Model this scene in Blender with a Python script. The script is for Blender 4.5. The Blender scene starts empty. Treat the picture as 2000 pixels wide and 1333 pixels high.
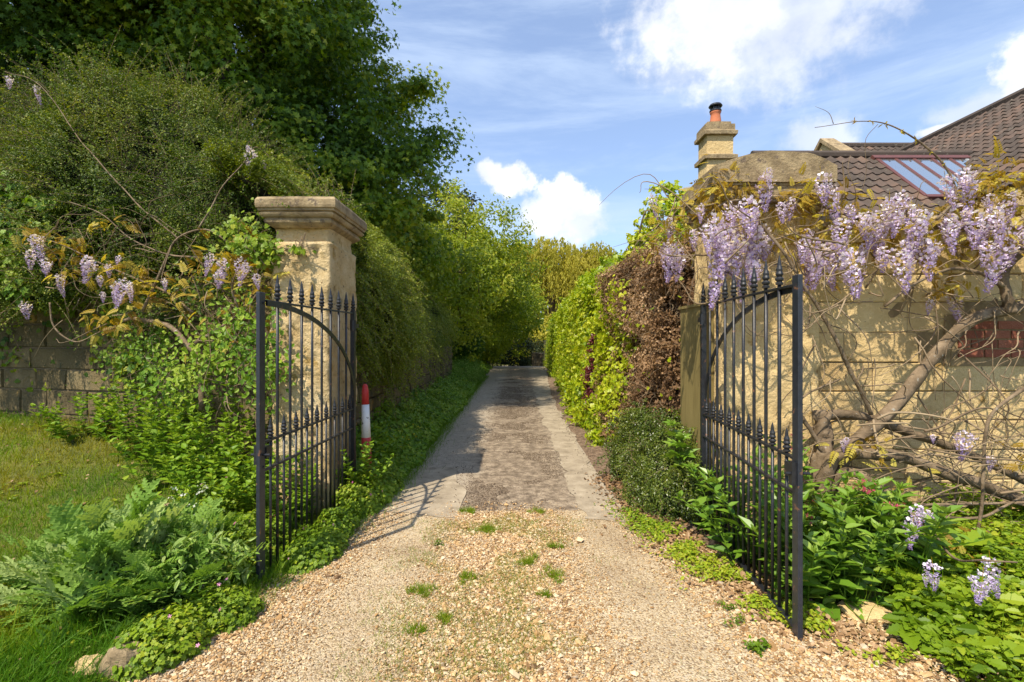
import bpy, math
import numpy as np
R = math.radians
sc = bpy.context.scene
COL = sc.collection
# ------------------------------------------------------------------ camera
F = 960.0          # focal length in photo pixels
EYE = 1.55
cd = bpy.data.cameras.new("camera"); cam = bpy.data.objects.new("camera", cd); COL.objects.link(cam)
cd.lens = 36.0 * F / 2000.0; cd.sensor_width = 36.0; cd.shift_y = -0.00125
cd.clip_start = 0.05; cd.clip_end = 2000
cam.location = (0, 0, EYE); cam.rotation_euler = (R(90), 0, 0)
sc.camera = cam
# ------------------------------------------------------------------ light
SUN_EL = 56.0
SH = np.array([0.617, 0.787])            # the way shadows fall on the ground
w = bpy.data.worlds.new("World"); sc.world = w; w.use_nodes = True
NT = w.node_tree; NT.nodes.clear()
def N(nt, t, **k):
    n = nt.nodes.new(t)
    for a, b in k.items(): setattr(n, a, b)
    return n
def L(nt, a, b): nt.links.new(a, b)
out = N(NT, 'ShaderNodeOutputWorld'); bg = N(NT, 'ShaderNodeBackground'); bg.inputs[1].default_value = 0.135
sky = N(NT, 'ShaderNodeTexSky'); sky.sky_type = 'NISHITA'; sky.sun_disc = False
sky.sun_elevation = R(SUN_EL); sky.sun_rotation = math.atan2(-SH[0], -SH[1]); sky.altitude = 50
sky.air_density = 1.0; sky.dust_density = 1.2; sky.ozone_density = 1.4
tc = N(NT, 'ShaderNodeTexCoord')
def pdir(px, py):
    v = np.array([(px - 1000) / F, 1.0, (664 - py) / F]); return v / np.linalg.norm(v)
def math_(nt, op, a, b=None, clamp=False):
    n = N(nt, 'ShaderNodeMath', operation=op); n.use_clamp = clamp
    for i, v in enumerate((a, b)):
        if v is None: continue
        if isinstance(v, (int, float)): n.inputs[i].default_value = v
        else: L(nt, v, n.inputs[i])
    return n.outputs[0]
def maprange(nt, v, a, b, c, d, smooth=True):
    n = N(nt, 'ShaderNodeMapRange'); n.interpolation_type = 'SMOOTHSTEP' if smooth else 'LINEAR'
    L(nt, v, n.inputs[0])
    for i, x in zip((1, 2, 3, 4), (a, b, c, d)): n.inputs[i].default_value = x
    return n.outputs[0]
ns = N(NT, 'ShaderNodeTexNoise'); ns.inputs['Scale'].default_value = 9.0; ns.inputs['Detail'].default_value = 9; ns.inputs['Roughness'].default_value = 0.58
L(NT, tc.outputs['Generated'], ns.inputs['Vector'])
nf = N(NT, 'ShaderNodeTexNoise'); nf.inputs['Scale'].default_value = 26.0; nf.inputs['Detail'].default_value = 8; nf.inputs['Roughness'].default_value = 0.6
L(NT, tc.outputs['Generated'], nf.inputs['Vector'])
noi = math_(NT, 'ADD', math_(NT, 'MULTIPLY', math_(NT, 'SUBTRACT', ns.outputs['Fac'], .5), -1.5), math_(NT, 'MULTIPLY', math_(NT, 'SUBTRACT', nf.outputs['Fac'], .5), -1.9))
cl = None
for (px, py, rx, ry, soft, amt) in [(1420, 5, 155, 115, 1.0, .85), (1520, 50, 150, 95, 1.3, .7), (1360, 90, 90, 60, 1.3, .5), (997, 352, 42, 28, .5, 1), (958, 338, 30, 22, .6, .95),
                                  (1112, 393, 50, 40, .5, 1), (1075, 418, 55, 36, .8, .9), (1130, 430, 45, 40, .9, .8), (1600, 270, 60, 32, 1.1, .6), (2010, 130, 42, 50, .5, .9),
                                  (1905, 215, 60, 26, 1.1, .55), (1835, 255, 30, 10, .5, .9), (-900, 100, 500, 260, .9, .9), (3400, 200, 900, 300, .9, .9)]:
    c = pdir(px, py)
    k = F / (1 + ((px - 1000) / F) ** 2 + ((664 - py) / F) ** 2) ** .5 * 1.0
    sub = N(NT, 'ShaderNodeVectorMath', operation='SUBTRACT'); L(NT, tc.outputs['Generated'], sub.inputs[0]); sub.inputs[1].default_value = tuple(c)
    ml = N(NT, 'ShaderNodeVectorMath', operation='MULTIPLY'); L(NT, sub.outputs[0], ml.inputs[0])
    dd = (1 + ((px - 1000) / F) ** 2 + ((664 - py) / F) ** 2) ** .5
    ml.inputs[1].default_value = (F * dd / rx, F * dd / rx, F * dd / ry)
    ln = N(NT, 'ShaderNodeVectorMath', operation='LENGTH'); L(NT, ml.outputs[0], ln.inputs[0])
    d = math_(NT, 'ADD', ln.outputs['Value'], noi)
    m = maprange(NT, d, 1.0 + soft * .5, 1.0 - soft * .5, 0, amt)
    cl = m if cl is None else math_(NT, 'MAXIMUM', cl, m)
# thin cirrus streaks
mp = N(NT, 'ShaderNodeMapping'); mp.inputs['Rotation'].default_value = (0, R(38), R(10)); mp.inputs['Scale'].default_value = (1.3, 2.0, 8.0)
L(NT, tc.outputs['Generated'], mp.inputs['Vector'])
n2 = N(NT, 'ShaderNodeTexNoise'); n2.inputs['Scale'].default_value = 1.5; n2.inputs['Detail'].default_value = 8; n2.inputs['Roughness'].default_value = .62; n2.inputs['Distortion'].default_value = .35
L(NT, mp.outputs[0], n2.inputs['Vector'])
ci = maprange(NT, n2.outputs['Fac'], .40, .70, 0.24, .66)
mx1 = N(NT, 'ShaderNodeMix', data_type='RGBA'); tn = N(NT, 'ShaderNodeMix', data_type='RGBA', blend_type='MULTIPLY'); tn.inputs[0].default_value = 1; L(NT, sky.outputs[0], tn.inputs[6]); tn.inputs[7].default_value = (1.06, 1.14, 1.29, 1)
L(NT, ci, mx1.inputs[0]); L(NT, tn.outputs[2], mx1.inputs[6]); mx1.inputs[7].default_value = (4.0, 4.9, 6.3, 1)
n3 = N(NT, 'ShaderNodeTexNoise'); n3.inputs['Scale'].default_value = 9; n3.inputs['Detail'].default_value = 5; L(NT, tc.outputs['Generated'], n3.inputs['Vector'])
cr = N(NT, 'ShaderNodeValToRGB'); cr.color_ramp.elements[0].position = .35; cr.color_ramp.elements[0].color = (4.6, 4.9, 5.5, 1); cr.color_ramp.elements[1].position = .62; cr.color_ramp.elements[1].color = (6.3, 6.4, 6.6, 1)
L(NT, n3.outputs['Fac'], cr.inputs[0])
mx2 = N(NT, 'ShaderNodeMix', data_type='RGBA'); L(NT, cl, mx2.inputs[0]); L(NT, mx1.outputs[2], mx2.inputs[6]); L(NT, cr.outputs[0], mx2.inputs[7])
L(NT, mx2.outputs[2], bg.inputs[0]); L(NT, bg.outputs[0], out.inputs[0])
sl = bpy.data.lights.new("sun", 'SUN'); so = bpy.data.objects.new("sun", sl); COL.objects.link(so)
sl.energy = 5.0; sl.angle = R(0.53); sl.color = (1.0, .90, .73)
from mathutils import Vector
ce, se = math.cos(R(SUN_EL)), math.sin(R(SUN_EL))
so.rotation_euler = Vector((-SH[0] * ce, -SH[1] * ce, se)).to_track_quat('Z', 'Y').to_euler()
so.location = (-10, -12, 20)
sc.view_settings.view_transform = 'Standard'; sc.view_settings.look = 'None'; sc.view_settings.gamma = 1; sc.view_settings.use_curve_mapping = False
sc.view_settings.exposure = 0.48
sc.render.engine = 'CYCLES'
sc.cycles.max_bounces = 6; sc.cycles.diffuse_bounces = 3; sc.cycles.glossy_bounces = 2; sc.cycles.transmission_bounces = 3; sc.cycles.transparent_max_bounces = 4
sc.cycles.use_denoising = True
# ------------------------------------------------------------------ helpers
rg = np.random.default_rng(7)
def P(px, py, Y):
    return np.array([(px - 1000) / F * Y, Y, EYE + (664 - py) / F * Y])
def unit(v):
    v = np.asarray(v, float); return v / np.maximum(np.linalg.norm(v, axis=-1, keepdims=True), 1e-9)
def _h(ix, iy, iz, seed):
    n = (ix.astype(np.int64) * 374761393 + iy.astype(np.int64) * 668265263 + iz.astype(np.int64) * 2147483647 + seed * 1274126177) & 0xffffffff
    n = ((n ^ (n >> 13)) * 1274126177) & 0xffffffff
    n = (n ^ (n >> 16)) & 0xffff
    return n / 65535.0
def noise(p, s=1.0, seed=0):
    p = np.asarray(p, float) * s
    i = np.floor(p); f = p - i; f = f * f * (3 - 2 * f); i = i.astype(int)
    r = 0
    for dx in (0, 1):
        for dy in (0, 1):
            for dz in (0, 1):
                wt = (f[..., 0] if dx else 1 - f[..., 0]) * (f[..., 1] if dy else 1 - f[..., 1]) * (f[..., 2] if dz else 1 - f[..., 2])
                r = r + wt * _h(i[..., 0] + dx, i[..., 1] + dy, i[..., 2] + dz, seed)
    return r
def fbm(p, s=1.0, o=3, seed=0):
    r = 0; a = .5; t = 0
    for k in range(o):
        r = r + a * noise(p, s * 2 ** k, seed + k * 17); t += a; a *= .5
    return r / t
def ss(a, b, x):
    t = np.clip((x - a) / (b - a), 0, 1); return t * t * (3 - 2 * t)

class Geo:
    def __init__(s): s.V = []; s.F = []; s.T = []; s.n = 0
    def add(s, V, faces, tint=0.5, mi=0):
        V = np.asarray(V, np.float32).reshape(-1, 3)
        t = np.broadcast_to(np.asarray(tint, np.float32), (len(V),))
        for f in (faces if isinstance(faces, list) else [faces]):
            f = np.asarray(f, np.int32)
            if len(f): s.F.append((f + s.n, mi))
        s.V.append(V); s.T.append(t); s.n += len(V)
        return s
    def inst(s, T, pos, M, sc_, tint=0.5, mi=0):
        """bake copies of a template: pos (n,3), M (n,3,3) columns are the axes, sc_ (n,) or (n,3)"""
        tv, tf = T; tv = np.asarray(tv, np.float32); n = len(pos); k = len(tv)
        if n == 0: return s
        sc_ = np.asarray(sc_, np.float32)
        if sc_.ndim == 0: sc_ = np.full(n, sc_)
        if sc_.ndim == 1: sc_ = np.repeat(sc_[:, None], 3, 1)
        loc = tv[None] * sc_[:, None, :]
        V = np.einsum('nij,nkj->nki', M.astype(np.float32), loc) + np.asarray(pos, np.float32)[:, None, :]
        off = (np.arange(n, dtype=np.int32) * k)[:, None, None]
        fs = [(np.asarray(f, np.int32)[None] + off).reshape(-1, len(f[0])) for f in tf]
        tint = np.broadcast_to(np.asarray(tint, np.float32), (n,))
        return s.add(V.reshape(-1, 3), fs, np.repeat(tint, k), mi)
    def box(s, lo, hi, tint=.5, mi=0):
        x0, y0, z0 = lo; x1, y1, z1 = hi
        V = [(x0,y0,z0),(x1,y0,z0),(x1,y1,z0),(x0,y1,z0),(x0,y0,z1),(x1,y0,z1),(x1,y1,z1),(x0,y1,z1)]
        return s.add(V, [[(0,3,2,1),(4,5,6,7),(0,1,5,4),(1,2,6,5),(2,3,7,6),(3,0,4,7)]], tint, mi)
    def tube(s, pts, rad, sides=8, tint=.5, mi=0, bark=0.0, seed=0):
        p = np.asarray(pts, float); n = len(p); rad = np.broadcast_to(np.asarray(rad, float), (n,))
        t = unit(np.gradient(p, axis=0)); ref = np.array([0.13, 0.31, .94]) if abs(t[0][2]) < .9 else np.array([1., .1, 0])
        x = unit(np.cross(t, ref)); y = np.cross(t, x)
        a = np.arange(sides) / sides * 2 * np.pi
        rr = rad[:, None] * np.ones(sides)
        if bark: rr = rr * (1 + bark * (noise(np.stack(np.broadcast_arrays(np.cos(a)[None] * 2, np.sin(a)[None] * 2, np.arange(n)[:, None] * .35), -1), 1.6, seed) - .5))
        V = p[:, None] + rr[..., None] * (np.cos(a)[None, :, None] * x[:, None] + np.sin(a)[None, :, None] * y[:, None])
        i = np.arange(n - 1)[:, None] * sides; j = np.arange(sides)[None]; j2 = (j + 1) % sides
        Fq = np.stack([i + j, i + j2, i + sides + j2, i + sides + j], -1).reshape(-1, 4)
        s.add(V.reshape(-1, 3), [Fq], tint, mi)
        m = s.n - n * sides
        s.F.append((np.array([list(range(sides))[::-1]], np.int32) + m, mi)); s.F.append((np.array([list(range(sides))], np.int32) + m + (n - 1) * sides, mi))
        return s
    def lathe(s, prof, c=(0, 0, 0), sides=12, tint=.5, mi=0):
        prof = np.asarray(prof, float); a = np.arange(sides) / sides * 2 * np.pi
        V = np.stack([prof[:, None, 0] * np.cos(a) + c[0], prof[:, None, 0] * np.sin(a) + c[1], prof[:, None, 1] * np.ones(sides) + c[2]], -1)
        n = len(prof); i = np.arange(n - 1)[:, None] * sides; j = np.arange(sides)[None]; j2 = (j + 1) % sides
        Fq = np.stack([i + j, i + j2, i + sides + j2, i + sides + j], -1).reshape(-1, 4)
        m = s.n; s.add(V.reshape(-1, 3), [Fq], tint, mi)
        s.F.append((np.array([list(range(sides))[::-1]], np.int32) + m, mi)); s.F.append((np.array([list(range(sides))], np.int32) + m + (n - 1) * sides, mi))
        return s
    def grid(s, V, tint=.5, mi=0, closed_u=False):
        V = np.asarray(V, float); n, m = V.shape[:2]
        i = np.arange(n - 1)[:, None]; j = np.arange(m - 1)[None]
        q = np.stack([i * m + j, (i + 1) * m + j, (i + 1) * m + j + 1, i * m + j + 1], -1).reshape(-1, 4)
        t = tint if np.ndim(tint) == 0 else np.asarray(tint).reshape(-1)
        return s.add(V.reshape(-1, 3), [q], t, mi)
    def build(s, name, mats, parent=None, smooth=False, loc=(0, 0, 0), data_only=False):
        me = bpy.data.meshes.new(name)
        V = np.concatenate(s.V) - np.asarray(loc, np.float32); T = np.concatenate(s.T)
        me.vertices.add(len(V)); me.vertices.foreach_set('co', V.ravel().astype(np.float32))
        nl = sum(f.size for f, _ in s.F); npoly = sum(len(f) for f, _ in s.F)
        me.loops.add(nl); me.polygons.add(npoly)
        me.loops.foreach_set('vertex_index', np.concatenate([f.ravel() for f, _ in s.F]).astype(np.int32))
        cnt = np.concatenate([np.full(len(f), f.shape[1], np.int32) for f, _ in s.F])
        st = np.concatenate([[0], np.cumsum(cnt)[:-1]]).astype(np.int32)
        me.polygons.foreach_set('loop_start', st); me.polygons.foreach_set('loop_total', cnt)
        me.polygons.foreach_set('material_index', np.concatenate([np.full(len(f), m, np.int32) for f, m in s.F]))
        me.polygons.foreach_set('use_smooth', np.full(npoly, smooth))
        a = me.attributes.new('tint', 'FLOAT', 'POINT'); a.data.foreach_set('value', T)
        for m in (mats if isinstance(mats, (list, tuple)) else [mats]): me.materials.append(m)
        me.update(calc_edges=True)
        if data_only: return me
        return link(name, me, parent, loc if parent is None else (0, 0, 0))   # a parent given together with loc stands at loc itself
def link(name, me, parent=None, loc=(0, 0, 0)):
    o = bpy.data.objects.new(name, me); COL.objects.link(o); o.location = tuple(float(x) for x in loc)
    if parent is not None: o.parent = parent
    return o
def thing(name, label, cat, loc=(0, 0, 0), group=None, rz=0):
    o = bpy.data.objects.new(name, None); COL.objects.link(o); o.empty_display_size = .2
    o.location = tuple(float(x) for x in loc); o.rotation_euler = (0, 0, rz); tag(o, label, cat, group); return o
def tag(o, label, cat, group=None):
    o['label'] = label; o['category'] = cat
    if group: o['group'] = group
    return o
def struct(o): o['kind'] = 'structure'; return o
def stuff(o, label, cat): o['kind'] = 'stuff'; o['label'] = label; o['category'] = cat; return o

# ---- materials
def _ramp(nt, cols, fac):
    r = N(nt, 'ShaderNodeValToRGB'); e = r.color_ramp.elements
    n = len(cols)
    cols = [(i / (n - 1), c) if len(c) == 3 else (c[3], c[:3]) for i, c in enumerate(cols)]
    e[0].position = cols[0][0]; e[0].color = (*cols[0][1], 1); e[1].position = cols[-1][0]; e[1].color = (*cols[-1][1], 1)
    for p_, c in cols[1:-1]:
        x = e.new(p_); x.color = (*c, 1)
    L(nt, fac, r.inputs[0]); return r.outputs[0]
def new_mat(name):
    m = bpy.data.materials.new(name); m.use_nodes = True; nt = m.node_tree
    b = nt.nodes['Principled BSDF']; return m, nt, b
def attr(nt):
    a = N(nt, 'ShaderNodeAttribute'); a.attribute_name = 'tint'; return a.outputs['Fac']
def leaf_mat(name, cols, rough=.5, trans=.3, spec=.35, tcol=1.5):
    m, nt, b = new_mat(name); c = _ramp(nt, cols, attr(nt))
    L(nt, c, b.inputs['Base Color']); b.inputs['Roughness'].default_value = rough; b.inputs['Specular IOR Level'].default_value = spec
    if trans:
        t = N(nt, 'ShaderNodeBsdfTranslucent'); g = N(nt, 'ShaderNodeMix', data_type='RGBA', blend_type='MULTIPLY'); g.inputs[0].default_value = 1
        L(nt, c, g.inputs[6]); g.inputs[7].default_value = (tcol * 1.15, tcol * 1.1, tcol * .5, 1); L(nt, g.outputs[2], t.inputs[0])
        mx = N(nt, 'ShaderNodeMixShader'); mx.inputs[0].default_value = trans
        L(nt, b.outputs[0], mx.inputs[1]); L(nt, t.outputs[0], mx.inputs[2]); L(nt, mx.outputs[0], nt.nodes['Material Output'].inputs[0])
    return m
def rough_mat(name, cols, scale=4, detail=8, bump=.4, bscale=None, rough=.85, attr_mix=.35, spots=None, spot_scale=12, spot_cut=(.58, .68), dist=.02, spec=.3, metal=0, stretch=None):
    """noise-coloured matt surface; the point attribute 'tint' shifts it piece by piece; spots = colour of lichen, wear or dirt patches"""
    m, nt, b = new_mat(name)
    tcn = N(nt, 'ShaderNodeTexCoord'); vec = tcn.outputs['Object']
    if stretch:
        mpn = N(nt, 'ShaderNodeMapping'); mpn.inputs['Scale'].default_value = stretch; L(nt, vec, mpn.inputs[0]); vec = mpn.outputs[0]
    n1 = N(nt, 'ShaderNodeTexNoise'); n1.inputs['Scale'].default_value = scale; n1.inputs['Detail'].default_value = detail; n1.inputs['Roughness'].default_value = .62
    L(nt, vec, n1.inputs['Vector'])
    sp = maprange(nt, n1.outputs['Fac'], .28, .72, 0, 1, False)
    f = math_(nt, 'ADD', math_(nt, 'MULTIPLY', sp, 1 - attr_mix), math_(nt, 'MULTIPLY', attr(nt), attr_mix))
    c = _ramp(nt, cols, f)
    if spots:
        for k, (sc_, cut, col) in enumerate([(spot_scale, spot_cut, spots)] if not isinstance(spots, list) else spots):
            n2 = N(nt, 'ShaderNodeTexNoise'); n2.inputs['Scale'].default_value = sc_; n2.inputs['Detail'].default_value = 7; n2.inputs['Roughness'].default_value = .65
            L(nt, vec, n2.inputs['Vector'])
            mk = maprange(nt, n2.outputs['Fac'], cut[0], cut[1], 0, 1)
            mxx = N(nt, 'ShaderNodeMix', data_type='RGBA'); L(nt, mk, mxx.inputs[0]); L(nt, c, mxx.inputs[6]); mxx.inputs[7].default_value = (*col, 1); c = mxx.outputs[2]
    L(nt, c, b.inputs['Base Color']); b.inputs['Roughness'].default_value = rough; b.inputs['Specular IOR Level'].default_value = spec; b.inputs['Metallic'].default_value = metal
    if bump:
        nb = N(nt, 'ShaderNodeTexNoise'); nb.inputs['Scale'].default_value = bscale or scale * 6; nb.inputs['Detail'].default_value = 9; nb.inputs['Roughness'].default_value = .7
        L(nt, vec, nb.inputs['Vector']); bp = N(nt, 'ShaderNodeBump'); bp.inputs['Strength'].default_value = bump; bp.inputs['Distance'].default_value = dist
        L(nt, nb.outputs['Fac'], bp.inputs['Height']); L(nt, bp.outputs[0], b.inputs['Normal'])
    return m

# ---- leaf templates: x across, y along, z out of the leaf
def TL(v, *f): return (np.array(v, float), [np.array(x) for x in f])
T_dia = TL([(0,0,0),(.27,.45,.07),(0,1,-.03),(-.27,.45,.07)], [(0,1,2),(0,2,3)])
T_ov = TL([(0,0,0),(.3,.28,.07),(.27,.62,.05),(0,1,-.08),(-.27,.62,.05),(-.3,.28,.07)], [(0,1,2,3),(0,3,4,5)])
T_val = TL([(0,0,0),(.20,.25,.06),(.22,.5,.05),(0,1,-.1),(-.22,.5,.05),(-.20,.25,.06)], [(0,1,2,3),(0,3,4,5)])
T_lan = TL([(0,0,0),(.15,.3,.05),(.13,.62,.03),(0,1,-.12),(-.13,.62,.03),(-.15,.3,.05)], [(0,1,2,3),(0,3,4,5)])
def lobed(ang_len, c=(0, .25, 0)):
    v = [c]; n = len(ang_len)
    for a, l in ang_len:
        v.append((math.sin(R(a)) * l, .25 + math.cos(R(a)) * l, -.25 * l * l + .05))
    f = [(0, i + 1, i + 2) for i in range(n - 1)]
    f = [(a, c_, b_) for a, b_, c_ in f]
    return TL(v, f)
T_maple = lobed([(-170,.25),(-125,.5),(-98,.3),(-62,.72),(-32,.36),(-10,.55),(0,.8),(10,.55),(32,.36),(62,.72),(98,.3),(125,.5),(170,.25)])
T_hop = lobed([(-165,.32),(-110,.45),(-75,.36),(-45,.55),(-22,.45),(0,.75),(22,.45),(45,.55),(75,.36),(110,.45),(165,.32)])
T_blade = TL([(-.035,0,0),(.035,0,0),(.025,.55,.06),(0,1,.28),(-.025,.55,.06)], [(0,1,2,4)], [(4,2,3)])
def serrate():
    ys = [0, .1, .2, .3, .42, .5, .62, .7, .82, .88, 1]; ws = [0, .24, .22, .32, .26, .31, .2, .24, .11, .13, 0]
    v = [(0, y, 0) for y in ys]; n = len(ys)
    v += [(w_, y, w_ * .3 - .1 * y * y) for y, w_ in zip(ys, ws)] + [(-w_, y, w_ * .3 - .1 * y * y) for y, w_ in zip(ys, ws)]
    for i in range(n): v[i] = (0, ys[i], -.1 * ys[i] ** 2)
    return TL(v, [(i, n + i, n + i + 1, i + 1) for i in range(n - 1)] + [(i, i + 1, 2 * n + i + 1, 2 * n + i) for i in range(n - 1)])
T_ser = serrate()
def pinnate(pairs=6, l=.34, wd=.10, droop=.35, taper=.35):
    V = []; Fq = []
    def leaflet(b, d, ln):
        d = np.array(d) / np.linalg.norm(d); nx = np.cross(d, (0, 0, 1)); k = len(V)
        for a, s_ in ((0, 0), (.4, 1), (1, 0), (.4, -1)):
            p = np.array(b) + d * a * ln + nx * s_ * wd * ln / l; V.append((p[0], p[1], p[2] - .25 * a * ln + .02 * abs(s_)))
        Fq.append((k, k + 1, k + 2, k + 3))
    for i in range(pairs):
        y = .12 + .8 * i / pairs; z = -droop * y * y; ln = l * (1 - taper * i / pairs)
        for s_ in (-1, 1): leaflet((0, y, z), (s_ * .85, .5, 0), ln)
    leaflet((0, .9, -droop * .81), (0, 1, -.4), l * .9)
    k = len(V); V.extend([(-.008, 0, 0), (.008, 0, 0), (.006, .92, -droop * .85), (-.006, .92, -droop * .85)]); Fq.append((k, k + 1, k + 2, k + 3))
    return TL(V, Fq)
T_pin = pinnate()
T_petal5 = TL([(0,0,0)] + [(math.cos(a) * r_, math.sin(a) * r_, .12 if r_ > .6 else .05) for a, r_ in zip(np.arange(20) / 20 * 2 * math.pi, [.25, .9, 1, .9] * 5)], [(0, i + 1, (i + 1) % 20 + 1) for i in range(20)])
def pebble(seed):
    r_ = np.random.default_rng(seed); v = []
    for i in range(5): a = i / 5 * 2 * math.pi + r_.uniform(-.4, .4); v.append((math.cos(a) * r_.uniform(.7, 1.1), math.sin(a) * r_.uniform(.55, .85), r_.uniform(-.15, .2)))
    v += [(r_.uniform(-.25, .25), r_.uniform(-.25, .25), r_.uniform(.4, .6)), (0, 0, -.5)]
    return TL(v, [(i, (i + 1) % 5, 5) for i in range(5)] + [((i + 1) % 5, i, 6) for i in range(5)])
PEB = [pebble(i) for i in range(8)]
def frames(d, n):
    y = unit(d); x = unit(np.cross(y, n)); z = np.cross(x, y)
    return np.stack([x, y, z], -1)
def rnd(n): return rg.normal(size=(n, 3))
def leaves(g, T, pos, nrm, size, spread=.6, up=.35, var=.35, droop=.2, tint=None, mi=0, tlow=.6, tvar=.5):
    """leaves whose faces look roughly along nrm (plus up), lying roughly along the surface"""
    n = len(pos)
    if n == 0: return
    nn = unit(nrm + np.array([-.32, -.42, 1.0]) * up + rnd(n) * spread)
    d = rnd(n); d = d - (d * nn).sum(-1, keepdims=True) * nn; d = unit(d); d[:, 2] -= droop; 
    s_ = size * np.exp(rg.normal(size=n) * var * .6)
    if tint is None: tint = .5 + (fbm(pos, tlow, 2, 5) - .5) * 1.1 + rg.normal(size=n) * .22 * tvar * 2
    g.inst(T, pos, frames(d, nn), s_, np.clip(tint, 0, 1), mi)
def blob_pts(ells, nclump, per, cr_, lo=.72, amp=.22, seed=0, squash=.75, tipward=0.):
    """points in clumps spread through the outer shell of some ellipsoids"""
    ws = np.array([(e[1][0] * e[1][1] + e[1][1] * e[1][2] + e[1][0] * e[1][2]) for e in ells]); ws = ws / ws.sum()
    k = rg.choice(len(ells), nclump, p=ws)
    C = np.array([e[0] for e in ells], float)[k]; Rr = np.array([e[1] for e in ells], float)[k]
    u = unit(rnd(nclump)); rad = rg.uniform(0, 1, nclump) ** .5 * (1 - lo) + lo + (fbm(u * 2 + C, 1.3, 2, seed) - .5) * amp * 2
    cc = C + u * Rr * rad[:, None]
    # keep clumps that are not deep within another ellipsoid
    keep = np.ones(nclump, bool)
    for c, r_ in ells: keep &= ((((cc - np.array(c)) / np.array(r_)) ** 2).sum(-1) > (lo * .85) ** 2)
    cc = cc[keep]; u = u[keep]; n = len(cc)
    off = rnd(n * per); off = off / np.maximum(np.linalg.norm(off, axis=1, keepdims=True), .2) * (rg.uniform(0, 1, (n * per, 1)) ** .5)
    csz = np.repeat(cr_ * np.exp(rg.normal(size=n) * .3), per)[:, None]
    off = off * csz * np.array([1, 1, squash])
    pos = np.repeat(cc, per, 0) + off
    nr = unit(np.repeat(u, per, 0) * .8 + unit(off) * .9)
    return pos, nr, cc, u
def _sgn(f, od):
    a = np.array([.5]); b_ = np.array([.5]); e = 1e-3; p = f(a, b_); return 1.0 if (np.cross(f(a + e, b_) - p, f(a, b_ + e) - p)[0] * np.array(od)).sum() > 0 else -1.0
def surf_sample(f, n, wfun=None, od=(-1, -.2, .3)):
    u = rg.uniform(0, 1, n * 3); v = rg.uniform(0, 1, n * 3); e = 1e-3
    p = f(u, v); pu = (f(u + e, v) - p) / e; pv = (f(u, v + e) - p) / e; c = np.cross(pu, pv); a = np.linalg.norm(c, axis=1)
    if wfun is not None: a = a * wfun(p)
    a = a / a.sum(); k = rg.choice(n * 3, n, p=a, replace=True)
    return p[k], unit(c[k]) * _sgn(f, od)
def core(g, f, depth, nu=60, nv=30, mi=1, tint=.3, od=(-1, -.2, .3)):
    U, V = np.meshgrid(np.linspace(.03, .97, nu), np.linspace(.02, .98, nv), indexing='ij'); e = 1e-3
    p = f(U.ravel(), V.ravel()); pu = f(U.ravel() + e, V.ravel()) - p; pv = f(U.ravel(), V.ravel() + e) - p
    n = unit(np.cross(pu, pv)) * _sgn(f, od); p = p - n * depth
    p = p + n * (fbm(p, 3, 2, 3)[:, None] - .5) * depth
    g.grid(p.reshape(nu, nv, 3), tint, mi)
def curve(pts, n=20, wob=0.0, seed=0):
    """smooth curve through points (Catmull-Rom) with some wobble"""
    p = np.asarray(pts, float); p = np.vstack([2 * p[0] - p[1], p, 2 * p[-1] - p[-2]]); m = len(p) - 3
    t = np.linspace(0, m - 1e-6, n); i = t.astype(int); f = (t - i)[:, None]
    a, b, c, d = p[i], p[i + 1], p[i + 2], p[i + 3]
    q = .5 * (2 * b + (c - a) * f + (2 * a - 5 * b + 4 * c - d) * f ** 2 + (3 * b - a - 3 * c + d) * f ** 3)
    if wob: q = q + wob * (np.stack([noise(q, 3, seed), noise(q, 3, seed + 5), noise(q, 3, seed + 9)], -1) - .5)
    return q

# ---- shared materials
M = {}
M['iron'] = rough_mat('black painted iron', [(.008,.009,.011),(.014,.015,.018),(.022,.023,.026)], 30, 6, .5, 120, .42, .1, (.16,.075,.035), 24, (.60, .68), .002, .5)
M['stile'] = rough_mat('blue black painted iron', [(.014,.017,.024),(.02,.024,.033),(.03,.034,.044)], 20, 6, .5, 90, .40, .1, (.17,.085,.05), 14, (.62, .68), .002, .5)
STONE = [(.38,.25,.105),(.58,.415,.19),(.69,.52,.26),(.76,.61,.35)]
M['stone'] = rough_mat('honey limestone', STONE, 1.6, 11, .8, 16, .9, .42, [(7, (.60,.70), (.36,.22,.07)), (26, (.64, .72), (.28,.19,.10)), (2.2, (.62, .74), (.48,.38,.23))], dist=.04)
M['pier'] = rough_mat('pitted honey limestone', [(.36,.235,.09),(.56,.40,.185),(.68,.52,.28),(.75,.61,.37)], 3.2, 10, 1.0, 20, .9, .2, [(5, (.56,.68), (.46,.31,.11)), (26, (.60, .66), (.20,.135,.06)), (3, (.62,.7), (.30,.24,.13))], dist=.05)
M['cap'] = rough_mat('weathered lichened stone', [(.10,.075,.045),(.23,.17,.095),(.38,.29,.165),(.50,.41,.25)], 7, 10, .8, 40, .95, .3, [(16, (.55,.66), (.16,.12,.085)), (30, (.63, .7), (.45,.40,.27))], dist=.02)
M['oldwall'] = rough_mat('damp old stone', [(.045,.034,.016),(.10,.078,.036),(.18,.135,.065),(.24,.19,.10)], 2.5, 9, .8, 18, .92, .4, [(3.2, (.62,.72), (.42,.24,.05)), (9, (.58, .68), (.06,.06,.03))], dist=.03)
M['mortar'] = rough_mat('dark joint', [(.10,.075,.04),(.2,.15,.09)], 14, 4, .3, rough=.95)
M['mortar_pale'] = rough_mat('pale lime mortar', [(.15,.10,.05),(.34,.25,.13)], 14, 4, .3, rough=.95)
M['brick'] = rough_mat('red brick', [(.14,.05,.03),(.26,.085,.05),(.33,.14,.085)], 12, 6, .5, 60, .9, .6, [(9, (.62, .72), (.10,.05,.04))])
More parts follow.
